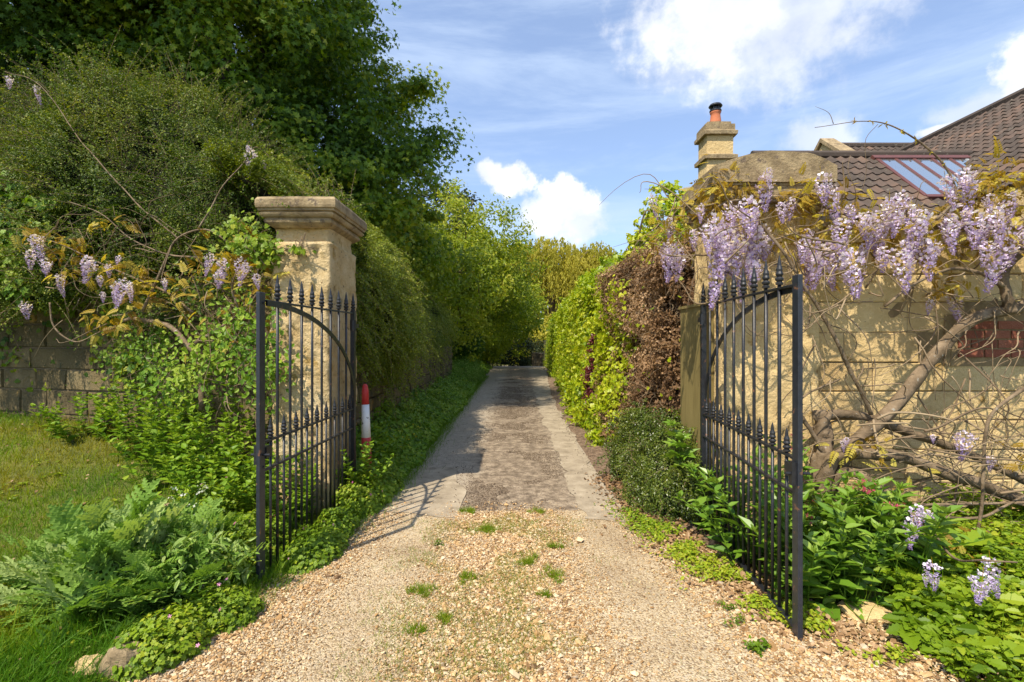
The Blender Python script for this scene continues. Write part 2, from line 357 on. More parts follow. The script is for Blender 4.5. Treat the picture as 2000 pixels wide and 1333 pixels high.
M['tile'] = rough_mat('clay roof tile', [(.042,.033,.028),(.068,.052,.042),(.10,.070,.055),(.165,.10,.068)], 2.5, 8, .5, 60, .85, .6, [(16, (.60, .68), (.17,.155,.12)), (60, (.66,.72), (.30,.28,.22))], dist=.004)
M['bark'] = rough_mat('wisteria bark', [(.055,.038,.022),(.12,.085,.05),(.22,.16,.10),(.32,.25,.17)], 9, 10, 1.0, 30, .9, .25, [(30, (.60, .7), (.30,.29,.25))], dist=.012)
M['dbark'] = rough_mat('dark bark', [(.03,.022,.015),(.07,.052,.036),(.11,.085,.06)], 8, 8, .9, 30, .95, .3, dist=.02)
M['twig'] = rough_mat('twig', [(.11,.075,.045),(.21,.15,.09),(.34,.26,.16)], 6, 4, 0, rough=.85, attr_mix=.6)
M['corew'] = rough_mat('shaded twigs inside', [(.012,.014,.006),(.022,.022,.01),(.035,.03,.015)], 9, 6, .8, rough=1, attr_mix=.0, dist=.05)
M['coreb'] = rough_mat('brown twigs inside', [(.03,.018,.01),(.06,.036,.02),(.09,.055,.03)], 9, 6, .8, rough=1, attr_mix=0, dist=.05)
M['hedge'] = leaf_mat('small glossy leaves', [(.022,.048,.003),(.055,.10,.005),(.115,.165,.009),(.23,.245,.025)], .5, .25, .25)
M['cascade'] = leaf_mat('olive small leaves', [(.08,.12,.007),(.15,.20,.011),(.23,.27,.018),(.33,.33,.04)], .45, .25, .35)
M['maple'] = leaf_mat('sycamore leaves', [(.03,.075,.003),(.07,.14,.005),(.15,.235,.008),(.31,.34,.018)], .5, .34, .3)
M['maple_shade'] = leaf_mat('shade-toned broad leaves', [(.018,.045,.003),(.038,.08,.004),(.07,.125,.006),(.13,.18,.012)], .55, .25, .2)  # darker copy of the sycamore leaves, shade of the top left put into the colour
M['tree2'] = leaf_mat('mixed tree leaves', [(.10,.15,.007),(.18,.25,.011),(.28,.33,.018),(.38,.37,.035)], .5, .34, .3)
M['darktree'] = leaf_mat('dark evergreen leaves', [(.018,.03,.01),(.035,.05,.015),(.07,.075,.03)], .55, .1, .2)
M['willow'] = leaf_mat('willow leaves', [(.26,.25,.03),(.38,.35,.045),(.50,.44,.08)], .55, .4, .2)
M['lime'] = leaf_mat('lime hedge leaves', [(.11,.19,.004),(.21,.31,.006),(.33,.40,.010),(.45,.47,.03)], .42, .32, .4)
M['dead'] = leaf_mat('dead brown leaves', [(.09,.048,.022),(.18,.10,.045),(.29,.175,.085),(.44,.30,.17)], .6, .2, .3)
M['purple'] = leaf_mat('dark red leaves', [(.05,.008,.012),(.10,.015,.022),(.17,.035,.035)], .4, .25, .4)
M['shrub'] = leaf_mat('cotoneaster leaves', [(.03,.055,.005),(.06,.095,.008),(.105,.145,.013),(.19,.21,.03)], .35, .2, .45)
M['fern'] = leaf_mat('ferny leaves', [(.075,.155,.018),(.135,.245,.032),(.20,.325,.055),(.34,.43,.14)], .62, .3, .2)
M['herb'] = leaf_mat('fresh herb leaves', [(.08,.15,.005),(.145,.235,.008),(.22,.31,.014),(.34,.37,.025)], .5, .3, .3)
M['nettle'] = leaf_mat('nettle leaves', [(.055,.125,.005),(.105,.21,.008),(.17,.28,.014),(.27,.35,.03)], .5, .25, .3)
M['valer'] = leaf_mat('valerian leaves', [(.05,.125,.008),(.09,.19,.014),(.145,.26,.022),(.24,.34,.05)], .38, .25, .45)
M['grass'] = leaf_mat('lawn grass', [(.23,.22,.010),(.20,.26,.009),(.13,.235,.009),(.075,.18,.008)], .6, .3, .2)
M['ochre'] = leaf_mat('bronze young leaves', [(.20,.12,.010),(.32,.21,.02),(.40,.31,.035),(.46,.41,.08)], .5, .4, .3)
M['lilac'] = leaf_mat('wisteria petals', [(.22,.12,.48),(.48,.36,.75),(.72,.62,.89),(.90,.86,.97)], .55, .35, .2, 1.1)
M['pink'] = leaf_mat('pink petals', [(.50,.10,.28),(.65,.20,.42),(.75,.38,.58)], .5, .3, .2, 1.1)
M['valflow'] = leaf_mat('valerian florets', [(.35,.04,.08),(.50,.09,.14),(.60,.20,.25)], .55, .3, .2, 1.1)
M['white'] = leaf_mat('white petals', [(.6,.62,.5),(.75,.77,.68),(.82,.82,.76)], .5, .3, .2, 1.1)
M['yellow'] = leaf_mat('yellow petals', [(.60,.48,.02),(.75,.62,.03)], .5, .3, .2, 1.1)

# ------------------------------------------------------------------ ground
def gz(X, Y):
    X = np.asarray(X, float); Y = np.asarray(Y, float)
    l = ss(1.45, 2.3, -X); r_ = ss(1.5, 3.2, X)
    z = .07 * l + .62 * ss(2.2, 7.0, Y) * ss(1.7, 4.8, -X) * ss(12, 7.5, Y) * 1.0
    z = z + .10 * r_ * ss(9, 4, Y)
    z = z + .9 * ss(2.3, 3.2, -X) * ss(5.2, 6.6, Y)*ss(9.5,7.5,Y)*0
    z = z - 1.6 * ss(26, 55, Y)
    z = z + (fbm(np.stack([X, Y, X * 0], -1), .9, 2, 4) - .5) * .05 * np.clip(l + r_, 0, 1)
    return z
def axis(a, b, fine, far, grow=1.18):
    mid = list(np.arange(a, b + 1e-6, fine)); s_ = fine; x = b; hi = []
    while x < far: s_ *= grow; x += s_; hi.append(x)
    s_ = fine; x = a; lo = []
    while x > -far: s_ *= grow; x -= s_; lo.append(x)
    return np.array(lo[::-1] + mid + hi)
gx = axis(-7, 5, .12, 900); gy = axis(-1, 12, .12, 900)
GX, GY = np.meshgrid(gx, gy, indexing='ij')
m, nt, b = new_mat('soil and turf')
tcn = N(nt, 'ShaderNodeTexCoord'); n1 = N(nt, 'ShaderNodeTexNoise'); n1.inputs['Scale'].default_value = 2.3; n1.inputs['Detail'].default_value = 10; n1.inputs['Roughness'].default_value = .7; L(nt, tcn.outputs['Object'], n1.inputs[0])
c = _ramp(nt, [(.055,.07,.014,.25),(.085,.105,.016,.42),(.13,.13,.02,.55),(.16,.13,.03,.72)], n1.outputs['Fac'])
L(nt, c, b.inputs['Base Color']); b.inputs['Roughness'].default_value = .95
n2_ = N(nt, 'ShaderNodeTexNoise'); n2_.inputs['Scale'].default_value = 60; n2_.inputs['Detail'].default_value = 6; L(nt, tcn.outputs['Object'], n2_.inputs[0])
bp = N(nt, 'ShaderNodeBump'); bp.inputs['Strength'].default_value = .8; bp.inputs['Distance'].default_value = .03; L(nt, n2_.outputs['Fac'], bp.inputs['Height']); L(nt, bp.outputs[0], b.inputs['Normal'])
g = Geo(); g.grid(np.stack([GX, GY, gz(GX, GY)], -1)); struct(g.build('ground', m, smooth=True))
def lane_c(Y): return .45 * ss(9, 30, Y)
def strip(name, y0, y1, xl, xr, dz, mat, ny=240, nx=22, curve_fn=lane_c):
    ys = np.linspace(0, 1, ny) ** 1.3 * (y1 - y0) + y0; V = np.zeros((ny, nx, 3))
    for i, y in enumerate(ys):
        a, b_ = xl(y), xr(y); xs = np.linspace(a, b_, nx); V[i, :, 0] = xs; V[i, :, 1] = y + (.30 * (fbm(np.stack([xs * 2.2, xs * 0, xs * 0 + 3], -1), 1, 4, 5) - .5) * max(0, 1 - (y - y0) / 1.0) if y0 > 4 else 0); V[i, :, 2] = gz(xs, np.full(nx, y)) + dz
    if not callable(mat) and True:
        g = Geo(); g.grid(V.transpose(1, 0, 2)); o = g.build(name, mat, smooth=True)
    # skirt depth: drop the outer edge a little into the ground
    return struct(o)
def wob(y, s_, a, sd): return float((noise(np.array([[y * s_, sd, 0.]]), 1, sd)[0] - .5) * a)
# asphalt with a brown gritty crown
m, nt, b = new_mat('gritty old asphalt')
tcn = N(nt, 'ShaderNodeTexCoord'); sep = N(nt, 'ShaderNodeSeparateXYZ'); L(nt, tcn.outputs['Object'], sep.inputs[0])
n1 = N(nt, 'ShaderNodeTexNoise'); n1.inputs['Scale'].default_value = 1.6; n1.inputs['Detail'].default_value = 10; n1.inputs['Roughness'].default_value = .7; L(nt, tcn.outputs['Object'], n1.inputs[0])
n2_ = N(nt, 'ShaderNodeTexNoise'); n2_.inputs['Scale'].default_value = 9; n2_.inputs['Detail'].default_value = 12; n2_.inputs['Roughness'].default_value = .75; L(nt, tcn.outputs['Object'], n2_.inputs[0])
base = _ramp(nt, [(.09,.065,.042,.36),(.18,.135,.09,.47),(.29,.225,.155,.57),(.42,.345,.25,.70)], n2_.outputs['Fac'])
wheel = _ramp(nt, [(.22,.175,.125,.3),(.32,.265,.195,.5),(.40,.34,.255,.7)], n2_.outputs['Fac'])
cx = math_(nt, 'ABSOLUTE', math_(nt, 'SUBTRACT', sep.outputs[0], math_(nt, 'ADD', math_(nt, 'MULTIPLY', sep.outputs[1], .012), .02)))
mk = maprange(nt, math_(nt, 'ADD', cx, math_(nt, 'MULTIPLY', math_(nt, 'SUBTRACT', n1.outputs['Fac'], .5), .7)), .38, .72, 0, 1)
mxx = N(nt, 'ShaderNodeMix', data_type='RGBA'); L(nt, mk, mxx.inputs[0]); L(nt, base, mxx.inputs[6]); L(nt, wheel, mxx.inputs[7])
vo = N(nt, 'ShaderNodeTexVoronoi'); vo.inputs['Scale'].default_value = 38; L(nt, tcn.outputs['Object'], vo.inputs['Vector'])
deb = maprange(nt, math_(nt, 'ADD', vo.outputs['Distance'], math_(nt, 'MULTIPLY', n1.outputs['Fac'], -.35)), .02, .14, .75, 0)
m3 = N(nt, 'ShaderNodeMix', data_type='RGBA'); L(nt, deb, m3.inputs[0]); L(nt, mxx.outputs[2], m3.inputs[6]); m3.inputs[7].default_value = (.09,.06,.04,1)
L(nt, m3.outputs[2], b.inputs['Base Color']); b.inputs['Roughness'].default_value = .9
n4 = N(nt, 'ShaderNodeTexNoise'); n4.inputs['Scale'].default_value = 140; n4.inputs['Detail'].default_value = 3; L(nt, tcn.outputs['Object'], n4.inputs[0])
bp = N(nt, 'ShaderNodeBump'); bp.inputs['Strength'].default_value = .7; bp.inputs['Distance'].default_value = .006; L(nt, n4.outputs['Fac'], bp.inputs['Height']); L(nt, bp.outputs[0], b.inputs['Normal'])
M['asphalt'] = m
def lane_debris():
    n = 42000; y = 4.4 + rg.uniform(0, 1, n) ** 1.6 * 16; x = rg.normal(size=n) * .30 + .05; p = np.stack([x, y, x * 0], -1)
    k = (fbm(p, 1.7, 3, 91) > .47) & (np.abs(x - .03) < .75); x, y = x[k], y[k]; n = len(x)
    g = Geo(); Mx = frames(rnd(n) * [1, 1, .15], np.array([0, 0, 1.]) + rnd(n) * .25); g.inst(PEB[0], np.stack([x, y, gz(x, y) + .013], -1), Mx, np.stack([rg.uniform(.004, .012, n), rg.uniform(.004, .010, n), rg.uniform(.004, .008, n)], -1), rg.uniform(0, 1, n))
    n = 2600; y = 4.6 + rg.uniform(0, 1, n) ** 1.4 * 10; x = np.where(rg.uniform(0, 1, n) < .6, 1.08 + rg.normal(size=n) * .10, -.2 + rg.normal(size=n) * .5)
    g.inst(T_dia, np.stack([x, y, gz(x, y) + .024], -1), frames(rnd(n) * [1, 1, .1], np.array([0, 0, 1.]) + rnd(n) * .3), rg.uniform(.012, .03, n), rg.uniform(0, .8, n))
    stuff(g.build('lane_debris', rough_mat('brown grit and leaf bits', [(.045,.03,.02),(.10,.07,.045),(.19,.14,.095),(.34,.27,.19)], 150, 3, 0, rough=.9, attr_mix=.8)), 'brown grit and leaf bits strewn down the crown of the lane', 'grit')
lane_debris()
strip('driveway', 4.25, 60, lambda y: -1.17 + wob(y, 1.2, .16, 3) + lane_c(y) * .15, lambda y: 1.0 + .9 * ss(10, 30, y) + wob(y, .9, .08, 8), .010, M['asphalt'])
M['concrete'] = rough_mat('pale worn concrete', [(.17,.135,.09),(.27,.22,.155),(.345,.285,.205),(.42,.355,.26)], 5, 12, .5, 120, .9, 0, [(18, (.6, .72), (.22,.175,.12)), (70, (.62, .7), (.55, .48, .38))], dist=.006)
struct(strip('concrete_edge', 4.2, 30, lambda y: .60 + .55 * ss(10, 30, y) + wob(y, 3.5, .10, 12) + wob(y, 13, .05, 13), lambda y: 1.0 + wob(y, 2.5, .16, 15) + wob(y, 11, .07, 16) + .85 * ss(10, 30, y), .018, M['concrete'], nx=6))
struct(strip('concrete_edge', 4.3, 5.9, lambda y: -1.20 + wob(y, 3, .16, 22), lambda y: -.50 - .12 * ss(4.8, 5.9, y) + wob(y, 3, .12, 25), .018, M['concrete'], ny=60, nx=6))
# leaf-littered soil edges
M['litter'] = rough_mat('leaf littered soil', [(.07,.045,.03),(.15,.10,.065),(.24,.165,.11),(.34,.25,.17)], 12, 10, .9, 60, .95, 0, [(45, (.62,.7), (.40,.29,.19))], dist=.02)
struct(strip('soil_edge', 3.2, 30, lambda y: .92 + .85 * ss(10, 30, y), lambda y: 1.75 + .85 * ss(10, 30, y), .005, M['litter'], nx=8))
# gravel sheet
m, nt, b = new_mat('fine gravel')
tcn = N(nt, 'ShaderNodeTexCoord'); vo = N(nt, 'ShaderNodeTexVoronoi'); vo.inputs['Scale'].default_value = 110; L(nt, tcn.outputs['Object'], vo.inputs['Vector'])
sep = N(nt, 'ShaderNodeSeparateColor'); L(nt, vo.outputs['Color'], sep.inputs[0])
c = _ramp(nt, [(.20,.14,.08),(.37,.275,.155),(.49,.38,.225),(.56,.46,.30),(.42,.35,.255)], sep.outputs[0])
n1 = N(nt, 'ShaderNodeTexNoise'); n1.inputs['Scale'].default_value = 2; n1.inputs['Detail'].default_value = 8; L(nt, tcn.outputs['Object'], n1.inputs[0])
mxx = N(nt, 'ShaderNodeMix', data_type='RGBA', blend_type='MULTIPLY'); mxx.inputs[0].default_value = 1; L(nt, c, mxx.inputs[6]); L(nt, _ramp(nt, [(.75,.70,.66,.3),(1.05,1.05,1.05,.65)], n1.outputs['Fac']), mxx.inputs[7])
L(nt, mxx.outputs[2], b.inputs['Base Color']); b.inputs['Roughness'].default_value = .85
bp = N(nt, 'ShaderNodeBump'); bp.inputs['Strength'].default_value = .9; bp.inputs['Distance'].default_value = .008; bp.invert = True; L(nt, vo.outputs['Distance'], bp.inputs['Height']); L(nt, bp.outputs[0], b.inputs['Normal'])
M['gravel'] = m
GL = lambda y: float(np.interp(y, [-3, 1.5, 2.2, 3.0, 3.67, 4.43, 4.9], [-2.4, -1.85, -1.66, -1.56, -1.40, -1.28, -1.1])) + wob(y, 3.1, .16, 31)
GR = lambda y: float(np.interp(y, [-3, 1.5, 2.2, 2.5, 2.9, 3.6, 4.6], [2.6, 2.1, 1.95, 1.75, 1.38, 1.2, 1.1])) + wob(y, 3.1, .16, 37)
struct(strip('gravel_path', -3, 4.42, GL, GR, .014, M['gravel'], ny=90, nx=30))
def gravel_stones():
    n = 150000; y = 1.9 + (rg.uniform(0, 1, n) ** 1.25) * 2.75
    xl = np.interp(y, [1.5, 2.2, 3.0, 3.67, 4.43, 4.9], [-1.95, -1.75, -1.64, -1.45, -1.3, -1.1]); xr = np.interp(y, [1.5, 2.2, 2.5, 2.9, 3.6, 4.6], [2.35, 2.3, 2.1, 1.75, 1.45, 1.2])
    x = rg.uniform(0, 1, n) * (xr - xl) + xl
    p = np.stack([x, y, x * 0], -1)
    # two rolled wheel tracks with finer, sparser stone, a loose middle
    tr = np.maximum(np.exp(-((x + .80 + (y - 4) * -.02) / .36) ** 2), np.exp(-((x - .72 - (4 - y) * .06) / .38) ** 2))
    keep = (rg.uniform(0, 1, n) > tr * .93) & ((y < 4.40 + .05 * np.sin(x * 6) + rg.normal(size=n) * .03) | ((abs(x) > .55) & (rg.uniform(0, 1, n) < .45)) | (rg.uniform(0, 1, n) < .08))
    x, y, p, tr = x[keep], y[keep], p[keep], tr[keep]; n = len(x)
    s_ = np.exp(rg.normal(size=n) * .45) * .0060 * (1 - .35 * tr)
    z = gz(x, y) + .016 + s_ * .25
    d = rnd(n); d[:, 2] *= .3; nn = unit(np.array([0, 0, 1.]) + rnd(n) * .28)
    Mx = frames(d, nn); k = rg.integers(0, 8, n); tint = rg.uniform(0, 1, n)
    g = Geo(); pos = np.stack([x, y, z], -1)
    for i in range(8):
        q = k == i; g.inst(PEB[i], pos[q], Mx[q], s_[q], tint[q])
    mt = rough_mat('flint pebbles', [(.09,.055,.03),(.24,.135,.055),(.40,.24,.10),(.52,.35,.17),(.64,.50,.32),(.24,.20,.165)], 200, 3, 0, rough=.6, attr_mix=.85)
    return stuff(g.build('gravel', mt), 'loose honey coloured pebbles of the gravel drive between the gates', 'gravel')
gravel_stones()

# ------------------------------------------------------------------ iron gates
def lathe_mesh(name, prof, mat, sides=10):
    g = Geo(); g.lathe(prof, sides=sides); return g.build(name, mat, data_only=True, smooth=False)
FIN = [(.008,0),(.016,.002),(.017,.012),(.011,.018),(.018,.026),(.019,.034),(.010,.044),(.015,.05),(.017,.058),(.013,.07),(.014,.082),(.009,.10),(.006,.13),(.001,.155)]
fin_me = lathe_mesh('finial', [(r_ * 1.2, z_ * 1.08) for r_, z_ in FIN], M['iron'])
sfin_me = lathe_mesh('finial', [(r_ * 1.1, z_ * .85) for r_, z_ in FIN], M['iron'])
GLEN = 1.58; GH = 1.86
def make_gate(label, hinge, near, dz):
    d = np.array([near[0] - hinge[0], near[1] - hinge[1]]); ang = math.atan2(d[1], d[0])
    t = thing('iron_gate', label, 'gate', (hinge[0], hinge[1], dz), 'pair of black iron drive gates standing open', ang)
    Lg = float(np.hypot(*d))
    def bar(name, lo, hi, mat='iron', p=t):
        g = Geo(); g.box(lo, hi); o = g.build(name, M[mat], p)
        bv = o.modifiers.new('b', 'BEVEL'); bv.width = .0025; bv.segments = 2; return o
    bar('stile', (-.022, -.02, .02), (.022, .02, GH + .0)); 
    st = bar('stile', (Lg - .032, -.012, .0), (Lg + .032, .012, GH + .025), 'stile')
    bar('rail', (.0225, -.010, GH - .032), (Lg - .0325, .010, GH - .018))
    bar('rail', (.0225, -.013, .925), (Lg - .0325, .013, .939)); bar('rail', (.0225, -.013, .745), (Lg - .0325, .013, .759))
    bar('rail', (.0225, -.016, .045), (Lg - .0325, .016, .062))
    n = 8; step = (Lg - .03) / (n + 1)
    for i in range(n):
        x = step * (i + 1)
        g = Geo(); g.tube([(x, 0, .05), (x, 0, .7), (x, 0, 1.3), (x, 0, GH)], .0102, 8); o = g.build('bar', M['iron'], t, smooth=True)
        f = link('finial', fin_me, o, (x, 0, GH - .006))
    for i in range(n + 1):
        x = step * (i + .5)
        g = Geo(); g.tube([(x, 0, .05), (x, 0, .5), (x, 0, .95)], .0088, 8); o = g.build('bar', M['iron'], t, smooth=True)
        f = link('finial', sfin_me, o, (x, 0, .945))
    o = link('finial', fin_me, t, (0, 0, GH - .002))
    # the sweeping brace, a flat bar bent to a quarter ellipse
    a = np.linspace(0, math.pi / 2, 40); cx_ = Lg - .04; rx = Lg - .04; rz = .79
    V = []
    for k in a:
        c_, s_ = math.cos(k), math.sin(k); 
        for rr, yy in ((-.018, -.006), (.018, -.006), (.018, .006), (-.018, .006)):
            V.append((cx_ - (rx + rr) * s_ * .995, yy, 1.03 + (rz + rr) * c_))
    V = np.array(V).reshape(40, 4, 3); V = np.concatenate([V, V[:, :1]], 1); V[..., 1] += .016
    g = Geo(); g.grid(V); o = g.build('arched_brace', M['iron'], t)
    for z in (.22, 1.72):
        g = Geo(); g.tube([(0, .0, z - .05), (0, 0, z + .05)], .03, 12); g.box((-.12, -.012, z - .02), (-.02, .012, z + .02)); g.build('hinge', M['iron'], t)
    g = Geo(); g.box((Lg - .018, -.035 , .80), (Lg + .018, -.0125, .92)); g.box((Lg - .10, -.02, .83), (Lg - .033, .02, .90)); g.tube([(Lg, -.06, .86), (Lg, .06, .86)], .008, 8); g.build('latch', M['iron'], t)
    for z in (GH - .04, .78):
        g = Geo(); g.tube([(Lg - .01, .0125, z), (Lg - .01, .018, z)], .008, 8); g.build('bolt', M['iron'], t)
    return t
make_gate('left black iron gate leaf standing open in front of the capped stone pier', (-1.51, 4.67), (-1.585, 3.10), -.035)
make_gate('right black iron gate leaf standing open in front of the wisteria covered wall', (1.60, 4.11), (1.475, 2.54), .0)

# ------------------------------------------------------------------ stone piers
def rings(prof, cx, cy, hx, hy, n=10):
    """stack of rectangles: prof = (offset, z); corners kept sharp but edges subdivided so they can be worn"""
    base = []
    def side(a, b): return [(a[0] + (b[0] - a[0]) * k / n, a[1] + (b[1] - a[1]) * k / n) for k in range(n)]
    V = []
    for off, z in prof:
        X, Y = hx + off, hy + off; c = [(-X, -Y), (X, -Y), (X, Y), (-X, Y)]
        pts = sum([side(c[i], c[(i + 1) % 4]) for i in range(4)], [])
        V.append([(cx + p[0], cy + p[1], z) for p in pts])
    return np.array(V)
def ring_geo(g, V, wear=.012, seed=0, cap=True, tint=.5):
    n, m = V.shape[:2]; c = V.mean(1, keepdims=True)
    d = V - c; d[..., 2] = 0
    w_ = (fbm(V, 6, 4, seed) - .5)[..., None] * wear * 2
    corner = np.zeros(m); q = m // 4
    for k in range(4): corner[(k * q) % m] = 1; corner[(k * q + 1) % m] = .25; corner[(k * q - 1) % m] = .25
    w_ = w_ - (corner[None, :, None] * (noise(V, 9, seed + 3)[..., None] * .9 + .2) * wear * 1.2)
    V2 = V + unit(d) * w_; V2[..., 2] += (fbm(V, 5, 2, seed + 8) - .5) * wear * .6
    V2 = np.concatenate([V2, V2[:, :1]], 1)
    g.grid(V2.transpose(1, 0, 2)[::-1], tint)
    if cap:
        k = g.n; top = V2[-1, :-1]; g.add(top, [np.array([list(range(m))])], tint)
def dens(prof, k=3):
    o = []
    for (a, b) in zip(prof[:-1], prof[1:]):
        for i in range(k): o.append((a[0] + (b[0] - a[0]) * i / k, a[1] + (b[1] - a[1]) * i / k))
    return o + [prof[-1]]
# left pier
t = thing('gate_pier', 'tall square stone gate pier with moulded cap beside the left gate', 'pier', (-1.87, 4.72, 0))
PX, PY, HX, HY = -1.87, 4.72, .27, .40
def shaft(x0, x1, y0, y1, z0, z1, seed, wear, name, mat, parent, locz):
    g = Geo(); prof = [(0, z0 + (z1 - z0) * k / 90) for k in range(90)] + [(0, z1 - .02), (-.02, z1)]
    Vr = rings(prof, (x0 + x1) / 2, (y0 + y1) / 2, (x1 - x0) / 2, (y1 - y0) / 2, 24); pit = np.clip(fbm(Vr, 14, 3, seed + 40) - .56, 0, 1)[..., None] * .16; cc_ = Vr.mean(1, keepdims=True); dd_ = Vr - cc_; dd_[..., 2] = 0; Vr = Vr - unit(dd_) * pit; ring_geo(g, Vr, wear, seed)
    return g.build(name, mat, parent, smooth=True, loc=locz)
shaft(-2.14, -1.60, 4.33, 5.10, -.1, 2.42, 3, .028, 'shaft', M['pier'], t, (-1.87, 4.72, 0))
g = Geo(); ring_geo(g, rings([(-.025, 2.40), (-.025, 2.44), (-.03, 2.50), (-.02, 2.545)], PX - .01, PY, HX, HY - .06, 12), .012, 5); g.build('neck', M['pier'], t, smooth=True, loc=(-1.87, 4.72, 0))
prof = [(-.02, 2.54), (-.005, 2.545), (.02, 2.56), (.045, 2.58), (.052, 2.60), (.04, 2.61), (.04, 2.622), (.062, 2.625), (.075, 2.64), (.082, 2.655), (.066, 2.663), (.066, 2.672), (.085, 2.675), (.088, 2.692), (.10, 2.70), (.104, 2.72), (.104, 2.765), (.09, 2.79), (.03, 2.805), (-.1, 2.815)]
g = Geo(); ring_geo(g, rings(dens(prof, 2), PX - .01, PY, HX - .02, HY - .03, 14), .011, 9); g.build('moulded_cap', M['cap'], t, smooth=False, loc=(-1.87, 4.72, 0))
# right pier with a domed cap
t = thing('gate_pier', 'wide stone gate pier with domed cap half hidden by wisteria', 'pier', (2.13, 4.35, 0))
shaft(1.72, 2.52, 4.0, 4.68, -.1, 2.62, 13, .018, 'shaft', M['stone'], t, (2.13, 4.35, 0))
prof = [(-.02, 2.60), (.015, 2.605), (.03, 2.62), (.03, 2.65), (.055, 2.655), (.07, 2.68), (.07, 2.70), (.05, 2.71), (.05, 2.725), (.05, 2.80)]
g = Geo(); ring_geo(g, rings(dens(prof, 2), 2.12, 4.34, .40, .34, 14), .014, 19); g.build('moulded_band', M['cap'], t, loc=(2.13, 4.35, 0))
g = Geo(); nx, ny = 40, 20; X_, Y_ = np.meshgrid(np.linspace(-1, 1, nx), np.linspace(-1, 1, ny), indexing='ij')
Zt = 2.93 + .15 * np.cos(np.clip(X_, -1, 1) * 1.35) - .02 * Y_ ** 2
Vt = np.stack([2.12 + X_ * .475, 4.34 + Y_ * .42, Zt], -1); Vt[..., 2] += (fbm(Vt, 5, 3, 2) - .5) * .05
edge = lambda a: np.stack([a, a * np.array([1, 1, 0]) + np.array([0, 0, 2.80])], 0)
g.grid(Vt)
for s_ in (Vt[0, ::-1], Vt[-1], Vt[:, 0], Vt[::-1, -1]):
    a = s_.copy(); b1 = a.copy(); b1[:, 2] = a[:, 2] * .5 + 1.41; b2 = a.copy(); b2[:, 2] = 2.81
    g.grid(np.stack([b2, b1 + np.array([0, 0, 0.]), a], 0).transpose(1, 0, 2), .4)
g.box((1.66, 3.94, 2.79), (2.58, 4.74, 2.815))
g.build('domed_cap', M['cap'], t, smooth=False, loc=(2.13, 4.35, 0))

# ------------------------------------------------------------------ walls
def T_block():
    c = .03
    v = [(-.5,0,-.5),(.5,0,-.5),(.5,0,.5),(-.5,0,.5),(-.5+c,-1,-.5+c),(.5-c,-1,-.5+c),(.5-c,-1,.5-c),(-.5+c,-1,.5-c)]
    return v
def block_wall(p0, p1, z0, z1, course, blk, thick, mat, seed, name, label=None, cat=None, parent=None, joint=.008, proud=.012, skip=None, gfun=None, rough=.0, flip=1, mort='mortar'):
    """ashlar wall: front face blocks over a core; p0->p1 left to right as seen from the front"""
    r_ = np.random.default_rng(seed); p0 = np.array(p0, float); p1 = np.array(p1, float); d = p1 - p0; Lw = np.linalg.norm(d); d = d / Lw; nrm = np.array([d[1], -d[0]]) * flip
    g = Geo()
    def W(s_, o, z): q = p0 + d * s_ + nrm * o; return (q[0], q[1], z)
    # core
    V = [W(0, 0, z0), W(Lw, 0, z0), W(Lw, -thick, z0), W(0, -thick, z0), W(0, 0, z1 - .01), W(Lw, 0, z1 - .01), W(Lw, -thick, z1 - .01), W(0, -thick, z1 - .01)]
    g.add(V, [[(0,1,5,4),(1,2,6,5),(2,3,7,6),(3,0,4,7),(4,5,6,7)]], .3, 1)
    z = z0
    while z < z1 - .02:
        h = min(course * r_.uniform(.93, 1.07), z1 - z); s_ = -r_.uniform(0, blk)
        while s_ < Lw:
            l = blk * r_.uniform(.6, 1.35); a, b_ = max(s_, 0), min(s_ + l, Lw); s_ += l
            if b_ - a < .03 or (skip and skip((a + b_) / 2, z + h / 2)): continue
            nu, nv = max(2, int((b_ - a) / .06)), max(2, int(h / .06)); j = joint / 2 * r_.uniform(.5, 1.6)
            uu = np.concatenate([[a + j], np.linspace(a + j + .008, b_ - j - .008, nu), [b_ - j]]); vv = np.concatenate([[z + j], np.linspace(z + j + .008, z + h - j - .008, nv), [z + h - j]])
            U, VV = np.meshgrid(uu, vv, indexing='ij'); o = np.full(U.shape, proud) + r_.uniform(-.4, .4) * proud
            o = o + (fbm(np.stack([U, VV, U * 0 + seed], -1), 5, 3, seed) - .5) * (rough or proud * .9); o[0] = o[-1] = 0; o[:, 0] = o[:, -1] = 0
            q = p0[None, None] + d * U[..., None] + nrm * o[..., None]
            g.grid(np.concatenate([q, VV[..., None]], -1) if flip > 0 else np.concatenate([q, VV[..., None]], -1)[::-1], r_.uniform(0, 1), 0)
        z += h
    o = g.build(name, [mat, M[mort]], parent)
    if label: tag(o, label, cat)
    return o
# right garden wall
wl = thing('garden_wall', 'sunlit honey stone wall behind the right wisteria with a red brick patch', 'wall', (4, 4.12, 0))
BR = (3.78, 1.46, 5.6, 1.72)
block_wall((2.53, 4.10), (9.0, 4.10), -.1, 2.48, .25, .62, .4, M['stone'], 11, 'stonework', parent=wl, joint=.006, proud=.010, rough=.030, mort='mortar_pale', skip=lambda s_, z: s_ + 2.53 > 3.75 and 1.44 < z < 1.74).location = (-4, -4.12, 0)
g = Geo()
zz = 1.40
for row in range(4):
    x = 3.70 - (row % 2) * .11
    while x < 5.6:
        x0 = max(x, 3.70); g.box((x0 + .005, 4.075, zz + .005), (x + .21, 4.2, zz + .07), rg.uniform(0, 1), 0); x += .22
    zz += .078
g.box((3.60, 4.085, 1.33), (5.7, 4.2, 1.76), .6, 1)
g.build('brick_patch', [M['brick'], M['mortar_pale']], wl).location = (-4, -4.12, 0)
